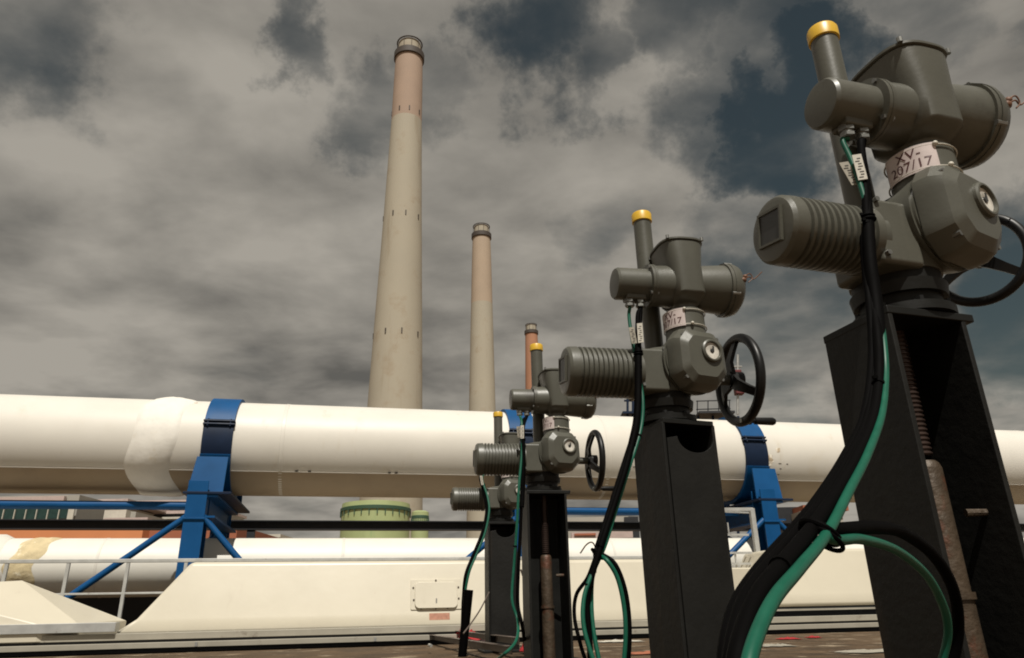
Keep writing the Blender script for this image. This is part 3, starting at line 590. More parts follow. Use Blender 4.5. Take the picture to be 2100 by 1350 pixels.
# ------------------------------------------------------------------ valve actuators
def make_actuator():
    t = empty('valve_actuator')
    T_ = MB().cyl((0, .05, .1), (0, .05, .94), .039, 32).build('stem_tube', 'paint', t)
    MB().revolve((0, .05, 0), UP, [(.938, .041), (.94, .0445), (.976, .0445), (.983, .041), (.985, .02)], 32).build('tube_cap', 'yellow', T_)
    b = MB(); b.revolve((0, .0, 0), UP, [(-.004, .118), (.018, .118), (.0181, .095), (.05, .095), (.0501, .108), (.08, .113), (.0801, .104), (.13, .104)], 40); mf = b.build('mounting_flange', 'black', t)
    for k in range(8):
        a = rad(22 + 45 * k); MB().cyl((.106 * math.cos(a), .106 * math.sin(a), .017), (.106 * math.cos(a), .106 * math.sin(a), .030), .009, 6).build('bolt', 'wheel', mf)
    b = MB(); b.revolve((0, .0, 0), UP, [(.11, .108), (.28, .108), (.295, .09)], 40)
    b.build('gear_hub', 'paint', t)
    GB = MB().box((-.075, -.03, .190), (.062, .085, .088)).build('gear_block', 'paint', t, bevel=.014, seg=3)
    for x, z in ((-.125, .27), (-.125, .125), (-.03, .275)):
        MB().cyl((x, -.113, z), (x, -.123, z), .007, 6).build('bolt', 'zinc', GB)
    # ribbed motor
    prof = [(-.425, .0), (-.425, .078), (-.422, .089), (-.412, .097), (-.385, .0985)]
    x = -.379
    while x < -.17:
        prof += [(x, .0985), (x + .003, .0895), (x + .009, .0895), (x + .012, .0985)]; x += .0195
    prof += [(-.15, .1), (-.149, .085), (-.12, .085)]
    mo = MB().revolve((0, -.05, .188), (1, 0, 0), prof, 48, up=UP).build('motor', 'paint', t, smooth=30)
    b = MB(); b.box((-.4265, -.05, .193), (.003, .044, .044), (Vector((1, 0, 0)), Vector((0, .985, .17)).normalized(), Vector((0, -.17, .985)).normalized())); b.build('motor_plate', 'darkdial', mo, smooth=0)
    b = MB(); fr = (Vector((1, 0, 0)), Vector((0, .985, .17)).normalized(), Vector((0, -.17, .985)).normalized())
    c = Vector((-.4285, -.05, .193))
    for s in (-1, 1):
        b.box(c + fr[1] * s * .047, (.005, .0035, .0505), fr); b.box(c + fr[2] * s * .047, (.005, .0435, .0035), fr)
    b.build('plate_frame', 'paint', mo, smooth=0)
    # switch housing facing the camera side, turned a little towards the handwheel
    SA = rad(14); sx_ = Vector((math.cos(SA), math.sin(SA), 0)); sy_ = Vector((math.sin(SA), -math.cos(SA), 0)); so_ = Vector((.062, .0, .226))
    def sp(x, d, z): return so_ + sx_ * x + sy_ * d + UP * z
    b = MB(); b.revolve(so_, sy_, [(-.09, .085), (-.08, .112), (.04, .117), (.085, .129), (.102, .132), (.1021, .124), (.108, .124)], 48, up=UP)
    sw = b.build('switch_housing', 'paint', t, smooth=30)
    b = MB(); rg = []
    for d, k in ((.1085, 1.0), (.150, .985), (.178, .88), (.196, .66)):
        pl_ = []
        cor = [(-.66, 1.0), (.58, 1.0), (1.0, .55), (1.04, -.5), (.55, -1.0), (-.6, -1.0), (-1.0, -.55), (-1.0, .6)]
        for q in range(8):
            (xa, za), (xb, zb_), (xc, zc0) = cor[q - 1], cor[q], cor[(q + 1) % 8]
            for w in (.22, .08):
                pl_.append(sp(.118 * k * (xb + (xa - xb) * w), d, .122 * k * (zb_ + (za - zb_) * w)))
            for w in (.08, .22):
                pl_.append(sp(.118 * k * (xb + (xc - xb) * w), d, .122 * k * (zb_ + (zc0 - zb_) * w)))
        rg.append(pl_)
    cv = b.rings(rg).build('switch_cover', 'paint', sw, smooth=24, bevel=.004)
    wc = sp(.028, .19, .024)
    b = MB(); b.revolve(wc, sy_, [(0, .048), (.014, .047), (.018, .042), (.0181, .037), (.004, .033)], 32); b.build('window_bezel', 'paint', cv)
    b = MB(); b.revolve(wc, sy_, [(.007, .035), (.010, .034), (.0105, .013), (.008, .009), (.008, .0)], 28); dl = b.build('position_dial', 'dial', cv, smooth=60)
    b = MB(); b.revolve(wc, sy_, [(.0085, .008), (.013, .007), (.0132, 0)], 16); b.box(wc + sy_ * .0112 + sx_ * .007 + UP * .009, (.0035, .0008, .011), (sx_, sy_, UP)); b.build('pointer', 'darkdial', dl, smooth=30)
    for x, z in ((-.085, .085), (.08, .085), (-.085, -.085), (.085, -.08)):
        b = MB(); b.cyl(sp(x, .14, z), sp(x, .178, z), .0075, 8); b.build('bolt', 'zinc', cv)
    # neck and tag
    MB().revolve((.085, -.085, 0), UP, [(.30, .085), (.345, .08), (.442, .08), (.447, .074)], 40).build('neck', 'paint', t)
    cx, cy, rt = .085, -.085, .0845; a0, a1 = rad(-205), rad(-112)
    b = MB(); k = 24; rg = []
    for i in range(k + 1):
        a = a0 + (a1 - a0) * i / k; rg.append([Vector((cx + r * math.cos(a), cy + r * math.sin(a), z)) for r, z in ((rt, .362), (rt + .0015, .362), (rt + .0015, .438), (rt, .438))])
    tg = b.rings(rg).build('name_tag', 'tag', t, smooth=30)
    me = text_mesh('XV-\n207/17', .037); am = (a0 + a1) / 2 + rad(2)
    for v in me.vertices:
        a = am + v.co.x / rt * 1.02; z = .401 + v.co.y * .98
        v.co = Vector((cx + (rt + .0025) * math.cos(a), cy + (rt + .0025) * math.sin(a), z))
    me.materials.clear(); me.materials.append(M['letter']); lt = bpy.data.objects.new('lettering', me); COL.objects.link(lt); lt.parent = tg
    for z in (.432, .368):
        b = MB(); b.torus((cx, cy, z), UP, .0845, .0022, 40, 6); b.build('tag_wire', 'label', tg)
    b = MB(); b.sphere((cx + .088 * math.cos(a1), cy + .088 * math.sin(a1), .432), .007); b.build('wire_knot', 'label', tg); b = MB(); b.sphere((cx + .088 * math.cos(a1 + .3), cy + .088 * math.sin(a1 + .3), .37), .007); b.build('wire_knot', 'label', tg)
    # control head : lofted upright box, left and right arms
    b = MB(); rg = []
    for z, cu, hu, cv_, hv, ex in ((.425, .088, .050, -.088, .055, 2.2), (.468, .088, .050, -.088, .058, 2.4), (.484, .088, .064, -.09, .090, 3.4), (.50, .088, .070, -.09, .106, 3.8), (.56, .085, .069, -.09, .109, 3.8), (.62, .082, .072, -.09, .110, 3.6), (.69, .080, .084, -.09, .111, 3.3), (.728, .079, .091, -.089, .112, 3.1)):
        ring = []
        for i in range(40):
            a = 2 * math.pi * i / 40; ca, sa = math.cos(a), math.sin(a); q = (abs(ca) ** ex + abs(sa) ** ex) ** (-1 / ex)
            ring.append(Vector((cu + hu * q * ca, cv_ + hv * q * sa, z)))
        rg.append(ring)
    cb = b.rings(rg).build('control_head', 'paint', t, smooth=45, bevel=.006, seg=3)
    def sup(hu, hv, z, ex=3.1): return [Vector((.079 + hu * (abs(math.cos(a)) ** ex + abs(math.sin(a)) ** ex) ** (-1 / ex) * math.cos(a), -.089 + hv * (abs(math.cos(a)) ** ex + abs(math.sin(a)) ** ex) ** (-1 / ex) * math.sin(a), z)) for a in [2 * math.pi * i / 40 for i in range(40)]]
    MB().rings([sup(.093, .114, .7285), sup(.096, .117, .730), sup(.096, .117, .737), sup(.080, .10, .746)]).build('head_cover', 'paint', cb, smooth=30)
    for x, y in ((.004, -.188), (.154, -.188), (.004, .01), (.154, .01)): MB().cyl((x, y, .733), (x, y, .748), .007, 8).build('bolt', 'zinc', cb)
    b = MB(); zc_ = .56; b.revolve((0, -.09, zc_), (1, 0, 0), [(.10, .088), (.17, .096), (.245, .103), (.262, .104), (.2621, .112), (.276, .112)], 40, up=UP)
    ar = b.build('terminal_housing', 'paint', t, smooth=30)
    b = MB(); b.revolve((0, -.09, zc_), (1, 0, 0), [(.2765, .114), (.290, .114), (.315, .105), (.332, .083), (.340, .05), (.342, .02)], 40, up=UP); ld = b.build('terminal_lid', 'paint', ar, smooth=40)
    for a in (30, 120, 210, 300):
        y = -.09 + .108 * math.cos(rad(a)); z = zc_ + .108 * math.sin(rad(a)); MB().cyl((.262, y, z), (.296, y, z), .008, 8).build('bolt', 'zinc', ld)
    b = MB(); b.sphere((.315, -.185, .565), .016, (1, 1, .8)); b.sphere((.325, -.19, .58), .010)
    b.tube(spline([(.315, -.19, .565), (.335, -.2, .575), (.36, -.195, .57), (.395, -.205, .60)]), .0022, 6); b.tube(spline([(.315, -.19, .575), (.34, -.2, .59), (.35, -.2, .57), (.33, -.2, .55)]), .0022, 6); b.build('wire_seal', 'seal', ld)
    b = MB(); b.revolve((0, -.09, zc_), (1, 0, 0), [(.05, .09), (-.045, .083), (-.046, .089), (-.056, .089)], 40, up=UP); cn = b.build('plug_socket', 'paint', t, smooth=30)
    b = MB(); b.revolve((0, -.09, zc_), (1, 0, 0), [(-.0565, .088), (-.067, .088), (-.068, .068), (-.196, .0665), (-.205, .061), (-.207, .05)], 40, up=UP); pl = b.build('plug_cover', 'paint', t, smooth=30)
    for a in (45, 135, 225, 315):
        y = -.09 + .080 * math.cos(rad(a)); z = zc_ + .080 * math.sin(rad(a)); MB().cyl((-.074, y, z), (-.04, y, z), .007, 6).build('bolt', 'zinc', pl)
    MB().box((-.125, -.095, .502), (.042, .03, .018)).build('gland_block', 'paint', pl, bevel=.006)
    for x in (-.15, -.105):
        b = MB(); b.cyl((x, -.1, .49), (x, -.1, .474), .021, 6); b.cyl((x, -.1, .474), (x, -.1, .455), .016, 16); b.cyl((x, -.1, .466), (x, -.1, .457), .0195, 6); b.build('cable_gland', 'zinc', pl)
    return t
def make_wheel(phi):
    c = Vector((.350, .02, .203)); b = MB(); b.torus(c, (1, 0, 0), .176, .0195, 56, 14)
    b.cyl(c + Vector((-.05, 0, 0)), c + Vector((.012, 0, 0)), .034, 20); hubc = c + Vector((-.035, 0, 0))
    for k in range(3):
        a = phi + 2 * math.pi * k / 3; d = Vector((0, math.cos(a), math.sin(a))); n = Vector((1, 0, 0)).cross(d)
        pts = [hubc + d * .02, hubc + d * .07 + Vector((-.004, 0, 0)), hubc + d * .12 + Vector((.016, 0, 0)), c + d * .165]
        rg = []
        for p_, w in zip(pts, (.030, .024, .018, .016)): rg.append([p_ + n * w + Vector((-.008, 0, 0)), p_ + n * w + Vector((.008, 0, 0)), p_ - n * w + Vector((.008, 0, 0)), p_ - n * w + Vector((-.008, 0, 0))])
        b.rings(rg)
    return b, c
def finish_actuator(t, phi, hphi):
    b, c = make_wheel(phi); wh = b.build('handwheel', 'wheel', t, smooth=35)
    d = Vector((0, math.cos(hphi), math.sin(hphi))) * .176
    MB().revolve(c + d, (1, 0, 0), [(.0, .016), (.022, .016), (.0221, .0095), (.04, .0095), (.041, .0145), (.12, .0165), (.13, .012)], 16).build('crank_handle', 'wheel', wh)
    MB().cyl(c + d + Vector((-.022, 0, 0)), c + d + Vector((-.016, 0, 0)), .009, 10).build('handle_nut', 'zinc', wh)
    MB().cyl((.15, .02, .20), (.34, .02, .20), .022, 16).build('wheel_shaft', 'paint', t)
act = [dict(x=.978, y=1.67, z=.962, t=17), dict(x=.606, y=2.8, z=.992, t=11), dict(x=.169, y=4.5, z=.990, t=9.5), dict(x=-.135, y=6.35, z=1.015, t=10.7)]
proto = make_actuator(); roots = [proto] + [copy_tree(proto) for _ in range(3)]
phis = [(rad(100), rad(-28)), (rad(215), rad(-92)), (rad(215), rad(-88)), (rad(190), rad(-60))]
labs = ['nearest and largest grey valve actuator, its white tag reading XV-207/17', 'second nearest grey valve actuator with a black handwheel, cap against open sky', 'third grey valve actuator in the row, its handwheel in front of the white pipe', 'farthest and smallest grey valve actuator, mostly hidden by the third one']
for r, a, ph, lb in zip(roots, act, phis, labs):
    r.location = (a['x'], a['y'], a['z']); r.rotation_euler = (0, 0, rad(a['t'])); finish_actuator(r, *ph); tag(r, lb, 'valve actuator', 'electric valve actuators on black posts')

# the nearest unit carries a smaller motor and handwheel and a larger terminal housing
for ch in [o for o in bpy.data.objects if o.parent == roots[0]]:
    n = ch.name.split('.')[0]
    if n == 'motor': ch.scale = (.93, .86, .86); ch.location = (-.15 * .07 + .02, -.03 * .14, .19 * .14)
    if n == 'handwheel':
        k = .70; az = rad(20); c0 = Vector((.350, .02, .203)); ch.scale = (k, k, k); ch.rotation_euler = (0, 0, az)
        ch.location = Vector((.385, .06, .256)) - Matrix.Rotation(az, 3, 'Z') @ (c0 * k)
    if n == 'wheel_shaft': ch.location = (.0, .03, .045)
    if n == 'terminal_housing': ch.scale = (.98, 1.04, 1.04); ch.location = (0, .09 * .04, -.56 * .04 + .018)
    if n == 'control_head': ch.scale = (1.06, 1, .97); ch.location = (-.003, 0, .43 * .03)
    if n == 'switch_housing': ch.location = (.0, .0, .018)
# ------------------------------------------------------------------ posts under the actuators
def stand(a, openf, label, w=.115, rot=0, dx=0):
    t = empty('valve_post', (a['x'] + dx, a['y'] + dx * .25, 0), rad(a['t'] + rot)); H_ = a['z'] - .005; tag(t, label, 'valve post', 'black steel posts under the actuators')
    th = .007
    for s in (-1, 1): MB().box((s * w, 0, (H_ - .018) / 2), (th, w, (H_ - .018) / 2)).build('side_plate', 'stand', t, smooth=0, bevel=.003)
    MB().box((0, w - th, (H_ - .017) / 2), (w - th - .001, th, (H_ - .019) / 2)).build('back_plate', 'black', t, smooth=0)
    MB().box((.012 if openf else 0, 0, H_ - .012), (w + (.02 if openf else .001), w + .002, .010)).build('top_plate', 'black', t, smooth=0, bevel=.003)
    MB().box((0, 0, .010), (w + .06, w + .06, .010)).build('base_plate', 'stand', t, smooth=0, bevel=.003)
    if not openf:
        b = MB(); hz = H_ - .06; prf = [(-w + th, 0), (w - th, 0)]
        n = 12; pts = [(w - th - .0, hz - .01)] + [(.022 + .080 * math.cos(rad(x)), hz - .01 - .06 * math.sin(rad(x))) for x in range(0, 181, 12)] + [(-w + th, hz)]
        poly = [(-w + th + .001, -w + th, 0), (w - th - .001, -w + th, 0)] + [(min(x, w - th - .001), -w + th, z) for x, z in pts[:-1]] + [(-w + th + .001, -w + th, hz - .02)]
        b.prism(poly, (0, -th * 1.6, 0)); b.build('front_plate', 'stand', t, smooth=0, bevel=.002)
    else:
        b = MB(); prof = []; z = H_ - .02
        while z > .63: prof += [(z, .0185), (z - .003, .0225), (z - .006, .0225), (z - .009, .0185)]; z -= .011
        b.revolve((.005, 0, 0), UP, [(p[0], p[1]) for p in prof], 20); b.build('threaded_stem', 'thread', t)
        b = MB(); b.revolve((.005, 0, 0), UP, [(.02, .036), (.32, .036), (.3201, .041), (.335, .041), (.3351, .034), (.60, .034), (.612, .03), (.618, .024)], 28); b.revolve((.03, -.02, .5), (1, -.35, 0), [(.03, .009), (.075, .008)], 10); b.build('stem_rod', 'rust', t)
    return t
stand(act[0], True, 'black post of the nearest actuator, open front with rusty rod and threaded stem', w=.107, dx=-.04)
stand(act[1], False, 'closed black square post under the second nearest actuator', w=.112, rot=10, dx=.022)
stand(act[2], True, 'open black post with a pale brown rod, under the third actuator')
stand(act[3], False, 'slim closed black post under the farthest actuator')

# ------------------------------------------------------------------ cables
def loc2w(i, p):
    a = act[i]; c, s = math.cos(rad(a['t'])), math.sin(rad(a['t'])); return Vector((a['x'] + p[0] * c - p[1] * s, a['y'] + p[0] * s + p[1] * c, a['z'] + p[2]))
def cable(pts, r, m, label, group=None, ties=()):
    pts = spline(pts, 10); o0 = pts[0]; b = MB(); b.tube(pts, r, 12); o = b.build('cable', m, loc=o0); tag(o, label, 'cable', group)
    for k in ties:
        i = int(k * (len(pts) - 1)); d = (pts[i + 1] - pts[i]).normalized(); q = MB(); q.revolve(pts[i] - o0 - d * .004, d, [(0, r * 1.25), (.008, r * 1.25)], 14); q.box(pts[i] - o0 + d.orthogonal().normalized() * r * 1.7, (.004, .004, .003)); q.build('cable_tie', 'rubber', o)
    return o, pts
G1 = loc2w(0, (-.15, -.1, .455)); G2 = loc2w(0, (-.105, -.1, .455))
# nearest actuator
green1, gp1 = cable([G1, P(1728, 290, 1.53), P(1748, 335, 1.52), P(1776, 420, 1.50), P(1788, 520, 1.485), P(1801, 620, 1.455), P(1812, 700, 1.39), P(1816, 770, 1.35), P(1808, 850, 1.26), P(1780, 930, 1.14), P(1740, 1010, 1.03), P(1696, 1095, .92), P(1640, 1165, .80), P(1590, 1225, .72), P(1553, 1300, .67), P(1532, 1380, .64), P(1522, 1500, .63), P(1530, 1700, .64), PZ(1550, 1950, .02)], .0069, 'green', 'bright green cable of the nearest actuator, sweeping down towards the viewer', 'cables of the nearest actuator')
blk1, bp1 = cable([G2, P(1766, 300, 1.53), P(1775, 400, 1.505), P(1780, 520, 1.47), P(1791, 620, 1.44), P(1801, 700, 1.385), P(1802, 780, 1.34), P(1790, 860, 1.25), P(1756, 940, 1.13), P(1710, 1020, 1.02), P(1665, 1085, .93), P(1612, 1150, .82), P(1560, 1215, .74), P(1528, 1290, .69), P(1510, 1370, .66), P(1500, 1500, .65), P(1505, 1700, .65), PZ(1520, 1930, .02)], .0096, 'rubber', 'thick black cable tied alongside the nearest green cable', 'cables of the nearest actuator', ties=(.15, .36, .66))
for k, (dx, dy, w, rr) in enumerate(((-20, 4, .02, .0075), (-38, 10, .045, .008), (-10, 20, .055, .009))):
    cable([P(1772 + dx * .1, 440, 1.50), P(1779 + dx * .15, 540, 1.48), P(1792 + dx * .2, 640, 1.43), P(1799 + dx * .3, 740, 1.38), P(1788 + dx * .4, 850, 1.28 + w * .3), P(1752 + dx * .5, 935, 1.16 + w), P(1704 + dx * .6, 1018, 1.05 + w), P(1655 + dx * .7, 1085, .95 + w), P(1598 + dx * .8, 1150 + dy * .5, .84 + w), P(1548 + dx * .8, 1215 + dy, .76 + w), P(1522 + dx * .7, 1290, .71 + w), P(1508 + dx * .6, 1370, .68 + w), P(1500 + dx * .6, 1500, .67 + w), P(1500 + dx * .6, 1650, .67 + w), PZ(1500 + dx * .6, 1860, .02)], rr, 'rubber', ['black cable just left of the thick black one, nearest bundle', 'leftmost black cable of the nearest bundle', 'black cable behind the others of the nearest bundle'][k], 'cables of the nearest actuator')
cable([P(1694, 1100, .915), P(1720, 1108, .93), P(1770, 1107, 1.0), P(1840, 1130, 1.12), P(1900, 1180, 1.22), P(1935, 1245, 1.28), P(1944, 1300, 1.31), P(1930, 1365, 1.33), P(1915, 1420, 1.33), P(1905, 1520, 1.33)], .0068, 'green', 'thin green cable looping right across the nearest post', 'cables of the nearest actuator')
cable([P(1690, 1088, .945), P(1730, 1086, .98), P(1790, 1082, 1.06), P(1850, 1092, 1.15), P(1915, 1140, 1.24), P(1955, 1210, 1.30), P(1965, 1290, 1.34), P(1950, 1370, 1.36), P(1935, 1420, 1.36), P(1930, 1520, 1.36)], .0095, 'rubber', 'black cable arching above the thin green loop at the nearest post', 'cables of the nearest actuator')
def tielump(pt, r, lab):
    b = MB(); b.torus(pt, (.6, .1, .8), r, .004, 24, 8); b.torus(pt + Vector((.002, -.004, -.008)), (.62, .1, .78), r * .97, .003, 24, 8); tag(b.build('tie_wrap', 'rubber'), lab, 'cable tie')
tielump(P(1682, 1092, .94), .024, 'black tie wrap holding the nearest cables where the green loop leaves')
def sleeve(i, path, labels):
    o0 = loc2w(i, (-.105, -.1, .45)); t = empty('cable_sleeve', o0)
    tag(t, ['black sleeve and white wire labels below the nearest glands', 'black sleeve and white wire labels below the second glands', 'black sleeve and white wire labels below the third glands', 'black sleeve and white wire labels below the farthest glands'][i], 'cable sleeve', 'labelled cable sleeves')
    pts = spline([o0] + path); n = len(pts)
    b = MB(); b.tube([p - o0 for p in pts], [.0095 + .0045 * min(1, max(0, (k / n - .25) * 6)) for k in range(n)], 12); b.build('sleeve', 'rubber', t)
    q = pts[int(n * .42)] - o0; b = MB(); b.torus(q, UP, .0155, .004, 20, 8); b.torus(q + Vector((0, 0, .009)), UP, .015, .0035, 20, 8); b.build('tie', 'rubber', t)
    for k, (c, hz, ti) in enumerate(labels):
        c = c - o0; ax = (Vector((math.cos(-.25), math.sin(-.25), 0)), Vector((math.sin(.25), math.cos(.25), 0)), Vector((ti, 0, 1)).normalized())
        lb = MB().box(c, (.0105, .0014, hz), ax).build('wire_label', 'label' if k == 0 else 'strip', t, smooth=0)
        b = MB()
        for z in range(8): b.box(c + ax[2] * hz * (-.8 + z * .21) - ax[1] * .0017 + ax[0] * (.002 if z % 3 else -.002), (.005 - .001 * (z % 2), .0004, .0013), ax)
        b.build('print', 'ink', lb, smooth=0)
sleeve(0, [P(1766, 300, 1.55), P(1776, 380, 1.52), P(1780, 460, 1.49), P(1785, 540, 1.465), P(1796, 620, 1.44), P(1803, 700, 1.40), P(1804, 740, 1.38)], [(P(1763, 343, 1.50), .036, -.03), (P(1743, 356, 1.52), .034, -.3)])
sleeve(1, [P(1308, 650, 2.66), P(1309, 720, 2.62), P(1309, 790, 2.59), P(1306, 860, 2.555), P(1296, 910, 2.53)], [(P(1313, 683, 2.60), .040, .02), (P(1298, 688, 2.62), .034, -.1)])
sleeve(2, [P(1070, 870, 4.32), P(1073, 920, 4.28), P(1073, 980, 4.25), P(1070, 1040, 4.22)], [(P(1071, 886, 4.25), .040, .02), (P(1064, 886, 4.27), .034, -.1)])
sleeve(3, [P(987, 975, 6.14), P(994, 1005, 6.1), P(1001, 1035, 6.05), P(1001, 1060, 6.02)], [(P(988, 985, 6.08), .040, -.15)])
# second actuator
g = loc2w(1, (-.15, -.1, .455)); h = loc2w(1, (-.105, -.1, .455)); gr = 'cables of the second actuator'
cable([g, P(1290, 650, 2.68), P(1297, 700, 2.66), P(1308, 760, 2.63), P(1318, 820, 2.60), P(1314, 880, 2.57), P(1290, 960, 2.5), P(1262, 1050, 2.45), P(1240, 1120, 2.4), P(1213, 1180, 2.36), P(1197, 1230, 2.34), P(1198, 1290, 2.32), P(1222, 1370, 2.3), P(1235, 1410, 2.3)], .0069, 'green', 'green cable hanging left of the second post and curling inward at its foot', gr, ties=(.4,))
cable([h, P(1309, 720, 2.62), P(1309, 790, 2.60), P(1306, 860, 2.56), P(1286, 950, 2.48), P(1258, 1040, 2.43), P(1232, 1120, 2.38), P(1212, 1190, 2.36), P(1204, 1240, 2.36), P(1208, 1300, 2.35), P(1212, 1370, 2.34), P(1214, 1410, 2.34)], .0096, 'rubber', 'black cable running straight down from the second cable tie', gr, ties=(.55, .66))
cable([P(1306, 870, 2.56), P(1280, 950, 2.52), P(1250, 1045, 2.46), P(1222, 1135, 2.4), P(1237, 1140, 2.39), P(1262, 1160, 2.38), P(1282, 1215, 2.38), P(1290, 1290, 2.38), P(1286, 1370, 2.38), P(1280, 1410, 2.38)], .009, 'rubber', 'black cable of the loop beside the second post', gr)
cable([P(1226, 1138, 2.4), P(1245, 1150, 2.36), P(1266, 1185, 2.36), P(1279, 1240, 2.36), P(1283, 1300, 2.36), P(1278, 1370, 2.36), P(1272, 1410, 2.36)], .0069, 'green', 'green cable of the loop beside the second post', gr)
cable([P(1233, 1136, 2.42), P(1216, 1180, 2.4), P(1213, 1240, 2.38), P(1218, 1300, 2.36), P(1232, 1370, 2.34), P(1240, 1410, 2.34)], .0069, 'green', 'inner green cable hanging between the black ones at the second post', gr)
cable([P(1222, 1140, 2.38), P(1205, 1185, 2.4), P(1182, 1220, 2.42), P(1178, 1265, 2.42), P(1190, 1320, 2.4), P(1205, 1370, 2.4), P(1210, 1410, 2.4)], .006, 'rubber', 'thin black cable bowing out leftmost beside the second post', gr)
cable([P(1190, 1135, 6.0), P(1203, 1117, 6.0), P(1215, 1113, 6.0), P(1222, 1130, 6.0), P(1222, 1175, 6.0)], .006, 'frame', 'thin brown wire hoop above the handrail left of the second post')
tielump(P(1224, 1134, 2.39), .019, 'black tie wrap holding the second bundle where its loop starts')
# third
g = loc2w(2, (-.15, -.1, .455)); gr = 'cables of the third actuator'
cable([g, P(1070, 870, 4.3), P(1070, 930, 4.26), P(1064, 1000, 4.22), P(1060, 1080, 4.2), P(1054, 1160, 4.2), P(1050, 1230, 4.18), P(1062, 1275, 4.15), P(1058, 1315, 4.0), P(1030, 1345, 3.9), PZ(1000, 1365, .01)], .008, 'green', 'green cable of the third actuator curling left at the deck', gr, ties=(.45,))
cable([loc2w(2, (-.105, -.1, .455)), P(1073, 880, 4.28), P(1074, 940, 4.25), P(1070, 1010, 4.23), P(1067, 1090, 4.22), P(1063, 1170, 4.2), P(1062, 1240, 4.2), P(1072, 1290, 4.2), PZ(1078, 1345, .012)], .010, 'rubber', 'black cable straight down the left side of the third post', gr)
g = loc2w(3, (-.15, -.1, .455)); gr = 'cables of the farthest actuator'
cable([g, P(985, 975, 6.15), P(992, 1010, 6.1), P(998, 1045, 6.05), P(990, 1090, 6.0), P(970, 1140, 5.95), P(955, 1180, 5.9), P(950, 1230, 5.9), P(948, 1290, 5.9)], .013, 'rubber', 'black cable of the farthest actuator bowing left to the deck', gr)
cable([loc2w(3, (-.105, -.1, .455)), P(989, 980, 6.12), P(1000, 1020, 6.06), P(1003, 1050, 6.02), P(994, 1095, 5.97), P(976, 1140, 5.92), P(962, 1175, 5.88), P(953, 1225, 5.87), P(950, 1290, 5.87)], .009, 'green', 'green cable of the farthest actuator beside its black one', gr)
a = P(948, 1300, 5.8); c = P(961, 1210, 5.8); a.z = .0; b = MB(); b.cyl(a, c, .032, 16, .036); tag(b.build('conduit_stub', 'rubber'), 'short black upright conduit stub left of the farthest post', 'conduit')
cable([P(950, 1300, 5.5), P(965, 1280, 5.6), P(985, 1250, 5.9), P(1003, 1215, 6.2)], .0055, 'frame', 'thin reddish brown wire rising from the red rags to the farthest post')
cable([P(1068, 1168, 5.2), P(1078, 1200, 5.2), P(1086, 1225, 5.2), P(1090, 1260, 5.2)], .006, 'frame', 'thin brown wire hanging between the third and farthest posts')

# ------------------------------------------------------------------ iron frame, rags and litter on the deck
fr = empty('iron_frame', PZ(930, 1330, .0)); tag(fr, 'worn angle iron frame lying on the deck, draped with red rags', 'metal frame')
def ang(p, q, n='angle_bar', h=.035):
    p = p - fr.location; q = q - fr.location; b = MB(); up = Vector((0, 0, 1)); b.bar(p + up * h, q + up * h, .006, .05); b.bar(p + up * (h + .022) + (q - p).cross(up).normalized() * .022, q + up * (h + .022) + (q - p).cross(up).normalized() * .022, .045, .005); b.build(n, 'frame', fr, smooth=0, bevel=.001)
ang(PZ(845, 1306, .02), PZ(1050, 1346, .05)); ang(PZ(905, 1300, .05), PZ(1065, 1326, .08)); ang(PZ(850, 1300, .04), PZ(950, 1302, .04))
b = MB(); q = PZ(880, 1323, .06) - fr.location; b.cyl(q, q + Vector((.03, -.12, 0)), .012, 10); b.build('peg', 'galv', fr)
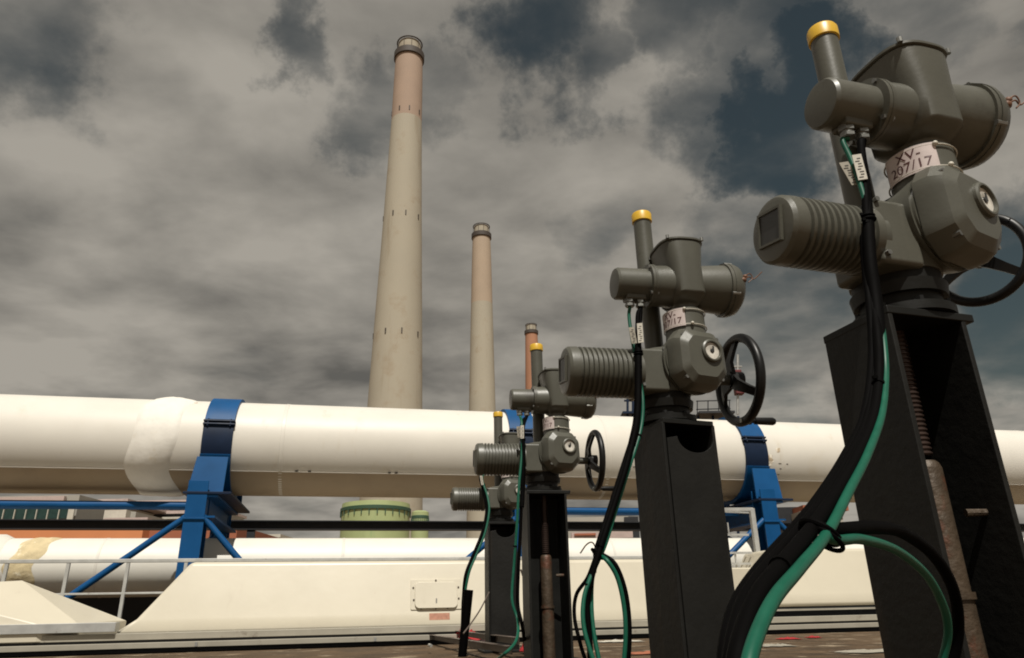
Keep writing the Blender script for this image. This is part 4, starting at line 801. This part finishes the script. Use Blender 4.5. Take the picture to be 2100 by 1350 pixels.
def rag(c, sx, sy, h, m, name, label, seed, grp=None):
    rn = random.Random(seed); b = MB(); n = 14; V = []
    ph = [rn.random() * 6 for _ in range(6)]
    def hh(x, y): return max(.004, h * (1 - (x * x + y * y) * .75) * (.55 + .45 * math.sin(x * 6 + ph[0]) * math.cos(y * 5 + ph[1]) + .25 * math.sin(x * 13 + ph[2] + y * 9)))
    top = [[b.bm.verts.new((c.x + sx * (2 * i / n - 1) * (1 + .2 * math.sin(j + ph[3])), c.y + sy * (2 * j / n - 1) * (1 + .2 * math.sin(i + ph[4])), c.z + hh(2 * i / n - 1, 2 * j / n - 1))) for j in range(n + 1)] for i in range(n + 1)]
    bot = [[b.bm.verts.new(v.co - Vector((0, 0, .004))) for v in r] for r in top]
    for i in range(n):
        for j in range(n): b.face((top[i][j], top[i + 1][j], top[i + 1][j + 1], top[i][j + 1])); b.face((bot[i][j], bot[i][j + 1], bot[i + 1][j + 1], bot[i + 1][j]))
    for i in range(n):
        for s, t in ((top[i][0], top[i + 1][0]), (top[i][n], top[i + 1][n])): pass
    return tag(b.build(name, m, smooth=70, loc=c), label, 'rag' if 'rag' in name else 'litter', grp)
rag(PZ(958, 1312, .03), .16, .28, .12, 'red', 'red_rag', 'crumpled dark red rag heaped on the iron frame', 1)
rag(PZ(905, 1307, .03), .13, .16, .07, 'red', 'red_rag', 'small red rag left of the heap, at the curb', 2)
rag(PZ(1000, 1318, .05), .1, .14, .05, 'pinkpaper', 'pink_wrapper', 'pale pink wrapper right of the red rag heap', 3)
rag(PZ(1084, 1335, .02), .06, .12, .10, 'red', 'red_rag', 'dark red rag between the third and farthest posts', 5)
for k, (px, py, sx, m, lb) in enumerate(((1617, 1311, .10, 'red', 'flat red scrap on the brown deck, inside the nearest cable curve'), (1668, 1308, .06, 'red', 'smaller red scrap right of the flat one on the deck'), (1270, 1316, .20, 'label', 'flat white sheet on the deck left of the second post'), (1790, 1337, .22, 'strip', 'pale board lying on the deck before the nearest post'), (1590, 1325, .12, 'strip', 'grey flake of board near the red scraps'), (1345, 1340, .2, 'orange2', 'rust coloured board by the second post'))):
    rag(PZ(px, py, .004), sx, .12 if k > 1 else .08, .02, m, 'scrap', lb, 20 + k)
